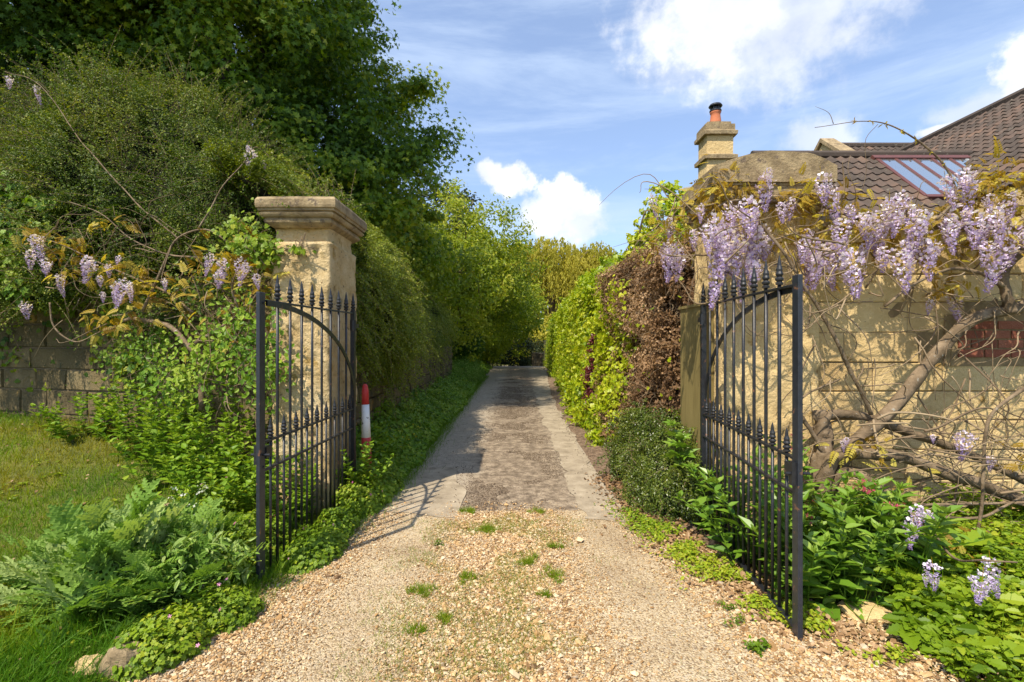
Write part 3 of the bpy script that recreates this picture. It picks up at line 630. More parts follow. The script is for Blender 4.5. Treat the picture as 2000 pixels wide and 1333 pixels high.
g = Geo(); ring_geo(g, rings([(0, 2.47), (.05, 2.48), (.05, 2.54), (.0, 2.58)], 5.8, 4.3, 3.25, .22, 30), .02, 29); g.build('coping', M['cap'], wl).location = (-4, -4.12, 0)
# olive timber casing against the right pier
t = thing('timber_post', 'olive stained boxed timber post behind the right gate hinge', 'post', (1.66, 4.5, 0))
M['olive'] = rough_mat('olive stained wood', [(.14,.105,.035),(.21,.165,.06),(.26,.205,.08)], 3, 8, .5, 12, .7, .3, dist=.006, stretch=(6, 6, .7))
g = Geo(); g.box((1.625, 4.18, 0), (1.715, 4.74, 1.84)); o = g.build('boarding', M['olive'], t, loc=(1.66, 4.5, 0)); 
g = Geo(); g.box((1.61, 4.165, 1.84), (1.717, 4.755, 1.865)); g.build('top_strip', M['olive'], t, loc=(1.66, 4.5, 0))
# left garden wall, running back from the pier
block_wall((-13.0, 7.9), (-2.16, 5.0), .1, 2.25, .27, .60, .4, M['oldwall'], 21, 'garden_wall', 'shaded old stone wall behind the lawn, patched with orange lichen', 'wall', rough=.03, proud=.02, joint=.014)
# rubble retaining wall under the cascading hedge
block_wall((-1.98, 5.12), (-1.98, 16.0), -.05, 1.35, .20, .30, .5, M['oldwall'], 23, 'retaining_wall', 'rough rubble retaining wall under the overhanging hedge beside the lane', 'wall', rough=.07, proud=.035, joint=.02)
# far gate post and far wall at the end of the lane
t = thing('gate_post', 'small pale stone gate post at the far end of the lane', 'post', (2.06, 30, gz(2.06, 30)))
g = Geo(); ring_geo(g, rings([(0, 0), (0, .7), (0, 1.45)], 0, 0, .12, .14, 6), .01, 3); g.build('shaft', M['stone'], t)
g = Geo(); ring_geo(g, rings([(0, 1.45), (.03, 1.46), (.03, 1.53), (-.1, 1.60)], 0, 0, .12, .14, 6), .01, 3); g.build('cap', M['cap'], t)
block_wall((1.35, 33), (2.0, 31.0), -.6, .70, .2, .4, .3, M['oldwall'], 25, 'garden_wall', 'low rough stone wall at the far bend of the lane', 'wall', rough=.05, proud=.03, joint=.02)

# ------------------------------------------------------------------ house
def tile_T(wd=.165, ln=.28):
    xs = np.linspace(-.5, .5, 9); pr = [.0, .0, .004, .02, .032, .026, .012, .002, .0]
    v = []
    for y in (0, 1): v += [(x * wd * 1.04, y * ln, pr[i] + (.024 if y == 1 else 0)) for i, x in enumerate(xs)]
    v += [(x * wd * 1.04, ln, pr[i] - .004) for i, x in enumerate(xs)]
    f = [(i, i + 1, 10 + i, 9 + i) for i in range(8)] + [(9 + i, 10 + i, 19 + i, 18 + i) for i in range(8)]
    f = [(a, b_, c_, d_) for a, b_, c_, d_ in f]
    return TL(v, f)
TT = tile_T()
def tiled(name, o, ud, vd, wdt, hgt, parent, inside=None, hole=None):
    """roof slope: o top corner, ud along the ridge, vd down the slope"""
    ud, vd = unit(ud), unit(vd); nn = unit(np.cross(ud, vd)); nn = nn * np.sign(nn[2]); g = Geo()
    pos = []; 
    for j in range(int(hgt / .205)):
        for i in range(int(wdt / .165)):
            u, v = .0825 + i * .165, j * .205
            if hole and hole(u, v + .10): continue
            if inside and not inside(u, v): continue
            pos.append(np.array(o) + ud * u + vd * v + nn * rg.uniform(0, .005))
    pos = np.array(pos); n = len(pos)
    Mx = np.repeat(np.stack([ud, vd, nn], -1)[None], n, 0)
    g.inst(TT, pos, Mx, np.ones(n), rg.uniform(0, 1, n))
    return g.build(name, M['tile'], parent)
hs = thing('house', 'stone house with brown clay tiled roofs beyond the garden wall', 'house', (7, 10, 0))
def hb(name, g, mat, parent=None, **k):
    o = g.build(name, mat, parent or hs, **k)
    if parent is None: o.location = (-7, -10, 0)
    return o
def off(o): o.location = (-7, -10, 0); return o
# front lean roof
A = np.array([3.9, 8.0, 4.52]); dn = np.array([0, -2.1, -1.95]); 
SKU0, SKU1, SKV0, SKV1 = 1.92, 3.36, .14, 1.45
roof1 = off(tiled('roof', A, (1, 0, 0), dn, 6.2, 2.9, hs, hole=lambda u, v: SKU0 < u < SKU1 and SKV0 < v < SKV1))
g = Geo(); g.tube([A + np.array([x, 0.0, .03]) for x in np.linspace(0, 6.0, 20)], .075, 8, tint=.2); g.build('ridge_tiles', M['tile'], roof1)
# skylight
vd = unit(dn); ud = np.array([1., 0, 0]); nn = np.cross(ud, vd); nn = nn * np.sign(nn[2])
M['maroon'] = rough_mat('maroon painted frame', [(.10,.04,.035),(.14,.055,.045)], 10, 4, 0, rough=.45)
M['leadw'] = rough_mat('grey lead flashing', [(.25,.26,.27),(.42,.43,.44)], 8, 4, .1, rough=.6)
m, nt, b = new_mat('roof glass'); b.inputs['Base Color'].default_value = (.62,.68,.72,1); b.inputs['Roughness'].default_value = .12; b.inputs['Metallic'].default_value = .9
M['glass'] = m
sk = thing_ = bpy.data.objects.new('skylight', None); COL.objects.link(sk); sk.parent = hs; sk.location = (-7, -10, 0)
def obar(g, a, b_, wd, ht, tint=.5):
    """a bar from a to b in roof coordinates (u, v), wd wide, standing ht above the slope"""
    p, q = A + ud * a[0] + vd * a[1], A + ud * b_[0] + vd * b_[1]; t_ = unit(q - p); s_ = np.cross(t_, nn)
    V = []
    for e in (p, q):
        for sx, h in ((-1, .0), (1, .0), (1, ht), (-1, ht)): V.append(e + s_ * sx * wd / 2 + nn * h)
    g.add(V, [[(0,1,2,3),(7,6,5,4),(0,4,5,1),(1,5,6,2),(2,6,7,3),(3,7,4,0)]], tint)
for a_, b_, c_, d_, n_ in (((SKU0 - .05, SKV0), (SKU1 + .05, SKV0), .10, .075, 'top_rail'), ((SKU0, SKV1), (SKU1, SKV1), .07, .06, 'bottom_rail')):
    g = Geo(); obar(g, a_, b_, c_, d_); g.build(n_, M['maroon'], sk)
for k in range(5):
    g = Geo(); u0 = SKU0 + (SKU1 - SKU0) * k / 5; u1 = SKU0 + (SKU1 - SKU0) * (k + 1) / 5
    V = [A + ud * u_ + vd * v_ + nn * .05 for u_, v_ in ((u0, SKV0), (u1, SKV0), (u1, SKV1), (u0, SKV1))]
    g.add(V, [[(0,1,2,3)]]); g.build('pane', M['glass'], sk)
    if k: 
        g = Geo(); obar(g, (u0, SKV0 + .05), (u0, SKV1 - .04), .045, .062); g.build('glazing_bar', M['maroon'], sk)
for u_, w_ in ((SKU0, .06), (SKU1, .09)):
    g = Geo(); obar(g, (u_, SKV0 + .05), (u_, SKV1), w_, .058); g.build('side_flashing', M['leadw'] if u_ == SKU1 else M['maroon'], sk)
# rear roof with stone gable parapet
B = np.array([7.75, 12.0, 6.25]); roof2 = off(tiled('roof', B, (1, 0, 0), (0, -1, -.78), 4.0, 3.6, hs))
g = Geo(); g.tube([B + np.array([x, 0, .03]) for x in np.linspace(0, 4, 12)], .08, 8, tint=.2); g.build('ridge_tiles', M['tile'], roof2)
g = Geo(); pts = [(12.0, 6.34), (9.0, 4.0), (9.0, 0), (15, 0), (15, 4.0)]
V = [(7.58, y, z) for y, z in pts] + [(7.80, y, z) for y, z in pts]
g.add(V, [[(0,4,3,2,1)], [(5,6,7,8,9)], [(0,1,6,5),(1,2,7,6),(2,3,8,7),(3,4,9,8),(4,0,5,9)]], .6); off(g.build('gable_wall', M['stone'], hs))
g = Geo()
for s_ in (-1, 1):
    p, q = np.array([7.69, 12.0 + s_ * .0, 6.42]), np.array([7.69, 12 + s_ * 3.1, 3.98])
    V = []
    for e in (p, q):
        for dx, dz in ((-.17, -.05), (.17, -.05), (.17, .05), (-.17, .05)): V.append(e + np.array([dx, 0, dz]))
    g.add(V, [[(0,1,2,3),(7,6,5,4),(0,4,5,1),(1,5,6,2),(2,6,7,3),(3,7,4,0)]])
off(g.build('gable_coping', M['cap'], hs))
# cross wing: ridge runs along the lane, slope faces the lane
C_ = np.array([9.25, 3.0, 5.98]); roof3 = off(tiled('roof', C_, (0, 1, 0), (-1, 0, -.80), 9.2, 4.2, hs, inside=lambda u, v: v * .62 < 3.6 and (u > 2.6)))
g = Geo(); g.tube([C_ + np.array([0, y, .03]) for y in np.linspace(2.5, 9.2, 20)], .09, 8, tint=.2); g.build('ridge_tiles', M['tile'], roof3)
g = Geo(); V = [(9.25, y, 5.93) for y in (5.5, 12.2)] + [(6.0, y, 3.33) for y in (5.5, 12.2)] + [(6.0, y, 0) for y in (5.5, 12.2)] + [(12.5, y, 3.33) for y in (5.5, 12.2)] + [(12.5, y, 0) for y in (5.5, 12.2)]
g.add(V, [[(0,1,3,2),(2,3,5,4),(0,6,7,1),(6,8,9,7)], [(0,2,4,8,6)], [(1,7,9,5,3)]], .3); off(g.build('wing_wall', M['stone'], hs))
g = Geo(); g.add([A + (0, .0, -.03), A + (6, 0, -.03), A + (6, -2.1, -1.98), A + (0, -2.1, -1.98), (3.9, 5.95, 0), (9.9, 5.95, 0), (3.9, 8.0, 0)], [[(0,1,2,3),(3,2,5,4)], [(0,3,4), (0,4,6)]], .5)
off(g.build('front_wall', M['stone'], hs))
g = Geo(); g.box((4.0, 5.78, 2.45), (9.9, 5.88, 2.53)); off(g.build('gutter', M['iron'], hs))
g = Geo(); g.tube([(8.05, 8.3, 4.3), (8.05, 8.3, 4.85)], .05, 10); off(g.build('vent_pipe', M['leadw'], hs))
# chimney
ch = bpy.data.objects.new('chimney', None); COL.objects.link(ch); ch.parent = hs; ch.location = (4.45 - 7, 10.75 - 10, 0)
g = Geo(); ring_geo(g, rings([(0, 0), (0, 3), (0, 5.0)] + [(0, 5.25), (0.0, 5.42)], 0, 0, .29, .25, 8), .008, 3); g.build('stack', M['stone'], ch)
g = Geo(); ring_geo(g, rings([(.0, 5.40), (.06, 5.41), (.065, 5.49), (.0, 5.53)], 0, 0, .29, .25, 8), .008, 4); g.build('stone_band', M['cap'], ch)
g = Geo(); ring_geo(g, rings([(0, 5.53), (0, 5.93)], 0, 0, .285, .245, 8), .008, 3); g.build('upper_stack', M['stone'], ch)
g = Geo(); ring_geo(g, rings([(.0, 5.92), (.065, 5.93), (.07, 6.0), (.03, 6.03), (.03, 6.16), (-.03, 6.17), (-.03, 6.23)], 0, 0, .29, .25, 8), .012, 6); g.build('cornice', M['cap'], ch)
M['terra'] = rough_mat('terracotta', [(.42,.13,.06),(.55,.20,.10)], 9, 4, .2, rough=.8)
g = Geo(); g.lathe([(.13, 6.23), (.12, 6.3), (.105, 6.42), (.10, 6.48), (.115, 6.50), (.115, 6.53)], sides=20); g.build('chimney_pot', M['terra'], ch, smooth=True)
g = Geo(); g.lathe([(.10, 6.53), (.125, 6.535), (.125, 6.56), (.09, 6.57), (.09, 6.62)], sides=20); g.lathe([(.13, 6.63), (.145, 6.65), (.12, 6.69), (.05, 6.72), (.0, 6.725)], sides=20)
for a in range(6): g.tube([(.1 * math.cos(a), .1 * math.sin(a), 6.55), (.11 * math.cos(a), .11 * math.sin(a), 6.64)], .008, 6)
g.build('cowl', M['iron'], ch)

# ------------------------------------------------------------------ bollard
t = thing('marker_post', 'red and white banded marker post leaning at the foot of the left pier', 'post', (-1.43, 4.86, 0.0)); t.rotation_euler = (R(-1), R(-1.5), 0)
M['redp'] = rough_mat('faded red paint', [(.34,.02,.02),(.48,.035,.035),(.52,.08,.07)], 8, 6, .2, rough=.5, attr_mix=0, spots=[(25, (.66, .74), (.30,.12,.10))])
M['whitep'] = rough_mat('scuffed white paint', [(.58,.58,.58),(.72,.72,.71),(.78,.78,.77)], 6, 6, .2, rough=.5, attr_mix=0, spots=[(22, (.60, .66), (.12,.12,.12)), (50, (.64, .7), (.3,.3,.28))])
g = Geo(); g.lathe([(.048, 0), (.048, .10), (.045, .585)], sides=20); g.build('lower_band', M['redp'], t, smooth=True)
g = Geo(); g.lathe([(.0445, .585), (.040, .75), (.036, .91)], sides=20); g.build('white_band', M['whitep'], t, smooth=True)
g = Geo(); g.lathe([(.0365, .91), (.033, 1.05), (.030, 1.06), (.026, 1.09), (.015, 1.11), (0, 1.112)], sides=20); g.build('red_top', M['redp'], t, smooth=True)

# ------------------------------------------------------------------ trees
def tree(name, label, base, ells, nclump, per, cr_, T, size, mat, group=None, lo=.7, amp=.22, trunk_r=.25, limbs=10, woodmat='dbark', squash=.7, up=.35, seed=0, cut=None, spread=.6, droop=.2, tips=0):
    base = np.array(base, float); t = thing(name, label, 'tree', base, group)
    pos, nr, cc, u = blob_pts(ells, nclump, per, cr_, lo, amp, seed, squash)
    if cut is not None: k = cut(pos); pos, nr = pos[k], nr[k]
    pos = pos[:]; ok = pos[:, 2] > .3; pos, nr = pos[ok], nr[ok]
    g = Geo(); leaves(g, T, pos, nr, size, spread=spread, up=up, droop=droop, tlow=.5); g.build('crown', mat, t, loc=base)
    g = Geo(); top = np.array(ells[0][0]) + np.array([0, 0, ells[0][1][2] * .3])
    tr = curve([base - [0, 0, .3], base * .7 + top * .3 + rnd(1)[0] * [.2, .2, 0], base * .3 + top * .7, top], 24, .1, seed); g.tube(tr, np.linspace(trunk_r, trunk_r * .25, 24), 10, .4, 0, .25, seed)
    r_ = np.random.default_rng(seed)
    for k in range(limbs):
        e = ells[k % len(ells)]; uu = unit(r_.normal(size=3)); uu[2] = abs(uu[2]) * .6; tip = np.array(e[0]) + uu * np.array(e[1]) * .85
        s_ = tr[r_.integers(6, 20)]; c_ = curve([s_, s_ * .5 + tip * .5 + r_.normal(size=3) * .3 + [0, 0, .3], tip], 12, .12, k); g.tube(c_, np.linspace(trunk_r * .35, .012, 12), 6, .4)
    g.build('trunk', M[woodmat], t, smooth=True, loc=base)
    return t
tree('sycamore_tree', 'towering sycamore whose lit lobed leaves edge the sky left of the lane', (-5.5, 13.0, .0),
     [((-7.3, 12.0, 5.9), (4.8, 4.0, 5.2)), ((-7.8, 11.5, 9.8), (4.2, 3.6, 2.6)), ((-5.3, 12.0, 4.6), (2.7, 2.6, 2.9))], 1750, 170, .62, T_maple, .088, M['maple'], trunk_r=.38, limbs=26, lo=.66, amp=.36, seed=2, droop=.5, up=.6, squash=.5)
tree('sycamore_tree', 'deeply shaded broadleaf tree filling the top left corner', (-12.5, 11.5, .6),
     [((-12.2, 10.8, 7.2), (5.0, 3.9, 5.6)), ((-10.8, 7.2, 12.8), (6.6, 3.6, 2.2))], 2000, 120, .7, T_maple, .10, M['maple_shade'], trunk_r=.4, limbs=20, lo=.66, amp=.34, seed=5, droop=.5, up=.5, squash=.5)  # second ellipsoid: overhang out of view, added to shade the foliage below
tree('small_tree', 'bright green arching tree leaning over the middle of the lane', (-2.6, 20.5, 0),
     [((-1.9, 20, 4.9), (2.5, 2.6, 2.4)), ((-.6, 21, 4.0), (1.7, 2.4, 1.7)), ((-2.6, 18, 3.2), (2.0, 3.0, 2.2)), ((-.2, 23.5, 2.9), (1.5, 2.2, 1.8))], 1500, 30, .40, T_dia, .13, M['tree2'], trunk_r=.12, limbs=16, lo=.5, amp=.55, seed=8, woodmat='bark')
tree('small_tree', 'olive bushy tree above the hedge beside the lane', (-3.6, 14, 0),
     [((-3.3, 13.5, 3.3), (1.5, 2.6, 1.5)), ((-4.2, 15.8, 4.0), (2.0, 2.2, 1.7))], 900, 30, .32, T_dia, .10, M['tree2'], trunk_r=.12, limbs=8, lo=.6, amp=.3, seed=9)
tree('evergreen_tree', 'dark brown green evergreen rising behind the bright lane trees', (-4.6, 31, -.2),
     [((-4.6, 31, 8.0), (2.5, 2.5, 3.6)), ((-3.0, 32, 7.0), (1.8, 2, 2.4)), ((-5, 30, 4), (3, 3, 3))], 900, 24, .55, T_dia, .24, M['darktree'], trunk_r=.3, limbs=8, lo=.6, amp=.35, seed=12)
tree('small_tree', 'dense green tree closing the left side of the lane end', (-4.2, 27, -.2),
     [((-3.2, 26, 4.2), (2.8, 3, 3.2)), ((-1.6, 28, 2.6), (1.8, 2, 2.2)), ((-.1, 29, 3.6), (1.7, 2, 1.7))], 1200, 26, .5, T_dia, .19, M['tree2'], trunk_r=.2, limbs=8, lo=.6, amp=.3, seed=14)
# willow at the end of the lane: hanging strands
def willow():
    base = np.array([3.6, 44, -1.0]); t = thing('willow_tree', 'yellow green weeping willow closing the view at the end of the lane', 'tree', base)
    g = Geo(); W_ = Geo(); starts = []
    ells = [((2.8, 44, 7.2), (4.2, 3.2, 3.9)), ((7.2, 45, 7.2), (3.4, 3, 3.5)), ((0.2, 43, 5.6), (2.6, 2.4, 3.0))]
    for e in ells:
        u = unit(rnd(620)); u[:, 2] = abs(u[:, 2]) * .9; st = np.array(e[0]) + unit(u) * np.array(e[1]) * rg.uniform(.6, 1.0, (620, 1))
        starts.append(st)
    st = np.concatenate(starts); n = len(st); ln = rg.uniform(1.6, 5.0, n)
    k = 44; tt = rg.uniform(0, 1, (n, k)); out_ = unit(st - np.array([3.2, 44, 5.0])); out_[:, 2] = 0
    pos = st[:, None] + out_[:, None] * (.7 * tt ** .6)[..., None]; pos[..., 2] += .3 * tt - ln[:, None] * tt ** 1.4
    pos += rg.normal(size=pos.shape) * [.07, .07, .05]
    pos = pos.reshape(-1, 3); pos = pos[pos[:, 2] > -.6]; d = rnd(len(pos)) * .35; d[:, 2] -= 1
    g.inst(T_lan, pos, frames(d, rnd(len(pos)) + [0, -1, .6]), np.exp(rg.normal(size=len(pos)) * .25) * .26, np.clip(.5 + (fbm(pos, .6, 2, 3) - .5) * 1.4 + rg.normal(size=len(pos)) * .2, 0, 1))
    g.build('crown', M['willow'], t, loc=base)
    W_.tube(curve([base, base + [.2, 0, 3], base + [-.3, 0, 6], (2.8, 44, 9)], 16, .2), np.linspace(.42, .1, 16), 8)
    for k_ in range(14):
        e = ells[k_ % 3]; tip = np.array(e[0]) + unit(rnd(1)[0] * [1, 1, .4] + [0, 0, .7]) * np.array(e[1]) * .9; W_.tube(curve([base + [0, 0, 3 + k_ * .2], (base + [0, 0, 5] + tip) / 2 + [0, 0, .8], tip], 10), np.linspace(.14, .03, 10), 6)
    W_.build('trunk', M['bark'], t, loc=base)
willow()
tree('shrub_tree', 'leafy young tree poking above the brown hedge left of the chimney', (2.9, 8.6, 0),
     [((2.75, 8.6, 3.5), (.5, .6, .75)), ((2.45, 8.8, 3.0), (.38, .5, .5)), ((3.1, 8.4, 3.0), (.45, .5, .6))], 260, 22, .15, T_hop, .085, M['lime'], trunk_r=.05, limbs=9, lo=.45, amp=.4, seed=17, woodmat='bark')
# far wood
def farwood():
    g = Geo(); 
    for k in range(60):
        x = -75 + 150 * k / 59 + rg.uniform(-1, 1); y = rg.uniform(62, 74); h = rg.uniform(5, 8.5) + (3 if abs(x) > 14 else 0)
        e = [((x, y, -1 + h * .45), (rg.uniform(2.6, 3.8), 3, h * .6))]
        pos, nr, _, _ = blob_pts(e, 90, 14, 1.0, .7, .3, k); leaves(g, T_dia, pos, nr, .75, tlow=.15)
    return stuff(g.build('distant_wood', M['tree2']), 'pale green wood far beyond the end of the lane', 'wood')
farwood()

# ------------------------------------------------------------------ hedges
def sprays(g, f, n, ln, size, mi=0, wfun=None, hang=.3, T=T_dia, per=26, tmi=2, upb=0.4, r0=.0025, od=(-1, -.2, .3)):
    """long shoots standing out of a hedge, set with small leaves"""
    p, nn = surf_sample(f, n, wfun, od)
    for i in range(n):
        l = ln * rg.uniform(.5, 1.3); d = unit(nn[i] + rnd(1)[0] * .5 + [0, 0, upb]); tt = np.linspace(0, 1, 6)[:, None]
        c_ = p[i] + d * l * tt + np.array([0, 0, -hang * l]) * tt ** 2
        g.tube(c_, np.linspace(r0, r0 * .4, 6), 4, .4, tmi)
        k = rg.uniform(0, 1, per)[:, None]; q = p[i] + d * l * k + np.array([0, 0, -hang * l]) * k ** 2
        leaves(g, T, q + rnd(per) * size * .3, np.repeat(d[None], per, 0) * .2 + rnd(per) * .5, size, up=.6, mi=mi)
# left hedge above the wall
def f_left(u, v):
    s_ = np.asarray(u) * 10.5; x = -1.75 - s_ * .965; y0 = 5.05 + s_ * .262
    a = np.asarray(v) * np.pi * 1.22 - .72        # from the underside front, over the top, to the back
    H = .62 + 2.25 * ss(.0, 3.2, s_) - .35 * ss(7, 10, s_); D = .60 + 1.15 * ss(0, 3.0, s_)
    cy = y0 + .45 + .55 * ss(0, 3., s_); cz = 2.35 + .18 * ss(0, 2, s_)
    y = cy - D * np.cos(a); z = cz + np.where(np.sin(a) > 0, H * .78, .85) * np.sin(a)
    p = np.stack([x, y, z], -1); n = np.stack([0 * x + .1, -np.cos(a), np.sin(a)], -1)
    p = p + n * ((fbm(p, .75, 3, 31) - .5) * 1.25 + (fbm(p, 2.6, 2, 33) - .5) * .5)[..., None]
    return p
def lime_extra(g, p, nn):
    k = rg.uniform(0, 1, len(p)) < .22; leaves(g, T_ov, p[k] + nn[k] * .05, nn[k], .045, spread=.9, up=.2, var=.6, droop=.7, tlow=.9)
    k = rg.uniform(0, 1, len(p)) < .05; leaves(g, T_hop, p[k] + nn[k] * .07, nn[k], .085, spread=.8, up=.3, droop=.6)
def hedge(name, label, f, n, size, mat, depth, T=T_dia, coremat='corew', nspr=0, sprl=.3, wfun=None, spread=.7, up=.5, inner=.16, cored=.28, cat='hedge', loc=(0, 0, 0), hang=.3, extra=None, sprw=None, tlow=1.2, sprT=None, droop=.2, upb=.4, od=(-1, -.2, .3), sprper=34):
    t = thing(name, label, cat, loc); g = Geo(); p, nn = surf_sample(f, n, wfun, od)
    lump = (fbm(p, 4.0, 3, 77) - .5) * inner * 2.2
    p = p - nn * (rg.uniform(0, 1, n) ** 1.4 * inner)[:, None] + nn * lump[:, None] + rnd(n) * size * .4
    leaves(g, T, p, nn, size, spread=spread, up=up, tlow=tlow, droop=droop)
    if nspr: sprays(g, f, nspr, sprl, size, wfun=sprw or wfun, hang=hang, T=sprT or T, upb=upb, od=od, per=sprper)
    if extra: extra(g, p, nn)
    g.build('foliage', [mat, M[coremat], M['twig']], t, loc=loc)
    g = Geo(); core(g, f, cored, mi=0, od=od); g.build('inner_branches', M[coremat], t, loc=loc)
    return t
nearw = lambda p: 1.0 / np.maximum(p[:, 1], 3) ** 1.3
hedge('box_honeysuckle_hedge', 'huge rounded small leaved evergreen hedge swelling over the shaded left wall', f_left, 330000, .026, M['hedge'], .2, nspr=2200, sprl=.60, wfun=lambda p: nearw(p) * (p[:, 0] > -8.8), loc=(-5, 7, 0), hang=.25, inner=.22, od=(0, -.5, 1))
# cascading hedge beside the lane
def f_casc(u, v):
    y = 5.0 + np.abs(u) ** 1.25 * 10.5; a = np.asarray(v) * 2.5 - .75
    H = 1.75 - .60 * ss(6, 14, y) ; cz = 1.75 - .15 * ss(6, 14, y)
    rx = 1.25 + .12 * np.sin(y * 1.1) - .2 * ss(9, 14, y)
    x = -3.02 + rx * np.cos(a) * np.where(a < 0, 1.0, 1.0); z = cz + np.where(a > 0, H, 1.1) * np.sin(a)
    p = np.stack([x, y, z], -1); n = np.stack([np.cos(a), 0 * y, np.sin(a)], -1)
    return p + n * ((fbm(p, .9, 3, 41) - .5) * .85 + (fbm(p, 3, 2, 43) - .5) * .3)[..., None]
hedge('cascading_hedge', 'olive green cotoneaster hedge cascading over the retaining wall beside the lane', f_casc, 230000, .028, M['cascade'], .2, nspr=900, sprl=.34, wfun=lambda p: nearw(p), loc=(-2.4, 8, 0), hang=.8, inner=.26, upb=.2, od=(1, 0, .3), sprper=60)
# lime green hedge right of the lane
def lane_face(y): return 1.30 + .62 * ss(8, 26, y)
def f_lime(u, v):
    y = 7.1 + np.abs(u) ** 1.5 * 22; a = np.asarray(v)
    h = 2.95 - .25 * ss(8.5, 7, y); xs = lane_face(y)
    # lane face from foot to top then over
    t1 = np.clip(a / .7, 0, 1); t2 = np.clip((a - .7) / .3, 0, 1)
    z = .02 + (h - .45) * t1 + .45 * np.sin(t2 * np.pi / 2); x = xs + .22 * np.sin(t1 * 1.7) * 0 + .18 * t1 + 1.1 * (1 - np.cos(t2 * np.pi / 2))
    p = np.stack([x, y, z], -1); n = np.stack([-np.cos(t2 * 1.4), 0 * y, np.sin(t2 * 1.4)], -1)
    return p + n * ((fbm(p, 1.1, 3, 51) - .5) * .5 + (fbm(p, 4, 2, 53) - .5) * .22)[..., None]
def flipn(f): return lambda u, v: f(1 - np.asarray(u), v)
hedge('green_hedge', 'bright lime green leafy hedge lining the right of the lane', flipn(f_lime), 56000, .055, M['lime'], .2, T=T_hop, extra=lime_extra, wfun=lambda p: 1 / np.maximum(p[:, 1], 5) ** 1.5, loc=(1.8, 10, 0), inner=.16, nspr=260, sprl=.2, tlow=.9, spread=.8, up=.3, sprT=T_ov, droop=.5)
# brown dying hedge
def f_brown(u, v):
    y = 4.72 + np.asarray(u) * 2.75; a = np.asarray(v); h = 2.62 + .12 * np.sin(y * 3)
    t1 = np.clip(a / .65, 0, 1); t2 = np.clip((a - .65) / .35, 0, 1)
    x = 1.36 + .16 * t1 + .34 * ss(5.2, 4.72, y) + 1.0 * (1 - np.cos(t2 * np.pi / 2)); z = .25 + (h - .6) * t1 + .4 * np.sin(t2 * np.pi / 2)
    p = np.stack([x, y, z], -1); n = np.stack([-np.cos(t2 * 1.4), 0 * y, np.sin(t2 * 1.4)], -1)
    return p + n * ((fbm(p, 1.3, 3, 61) - .5) * .42 + (fbm(p, 4, 2, 63) - .5) * .2)[..., None]
def brown_extra(g, p, nn):
    q, n_ = surf_sample(flipn(f_brown), 2600)
    for i in range(900):                            # bare twigs
        d = unit(n_[i] * .5 + rnd(1)[0]); l = rg.uniform(.1, .32); s_ = q[i] - n_[i] * .05
        c_ = s_ + d * l * np.linspace(0, 1, 4)[:, None] + rnd(4) * .012; g.tube(c_, np.linspace(.003, .0012, 4), 4, rg.uniform(0, 1), 2)
t = hedge('brown_hedge', 'dying brown leaved hedge full of bare twigs behind the right gate', flipn(f_brown), 62000, .038, M['dead'], .2, T=T_dia, coremat='coreb', loc=(1.8, 5.6, 0), inner=.24, nspr=60, sprl=.15, extra=brown_extra, tlow=2.0, spread=.9, droop=.7)
g = Geo(); q, n_ = surf_sample(flipn(f_brown), 2600, lambda p: (fbm(p, 2.2, 2, 9) > .50) * (.03 + 1.6 * ss(6.0, 7.4, p[:, 1]) * (p[:, 2] < 2.3) + .5 * (p[:, 2] < 1.1) * (p[:, 1] > 5.6)) + 2e-3); leaves(g, T_hop, q + n_ * .06 + rnd(len(q)) * .03, n_, .05, up=.3); g.build('green_shoots', M['lime'], t, loc=(1.8, 5.6, 0))
# dark red barberry patch between the hedges
pos, nr, _, _ = blob_pts([((1.40, 8.3, .95), (.16, .26, .45)), ((1.40, 8.4, .6), (.14, .22, .3)), ((1.40, 8.1, 1.45), (.12, .16, .25))], 150, 40, .07, .3, .3, 3)
g = Geo(); leaves(g, T_ov, pos, nr, .038); g.tube([(1.5, 8.3, 0), (1.5, 8.3, .6), (1.45, 8.3, 1.5)], .012, 6, .3, 1)
tag(g.build('barberry_shrub', [M['purple'], M['twig']], loc=(1.4, 8.3, 0)), 'dark red leaved shrub growing through the hedge right of the lane', 'shrub')
# low shrub before the hedge
def f_low(u, v):
    th = np.asarray(u) * np.pi * 2; a = np.asarray(v) * np.pi * .5
    x = 1.56 + .46 * np.cos(a) * np.cos(th); y = 5.0 + 1.05 * np.cos(a) * np.sin(th); z = .0 + .86 * np.sin(a)
    p = np.stack([x, y, z], -1); n = unit(np.stack([np.cos(a) * np.cos(th), np.cos(a) * np.sin(th), np.sin(a)], -1))
    return p + n * ((fbm(p, 2.2, 3, 71) - .5) * .36)[..., None]
hedge('cotoneaster_shrub', 'low dark green small leaved shrub at the foot of the brown hedge', f_low, 66000, .021, M['shrub'], .2, cat='shrub', loc=(1.5, 5, 0), inner=.12, cored=.16, nspr=260, sprl=.22, hang=.5, spread=.8, od=(-1, 0, .6))
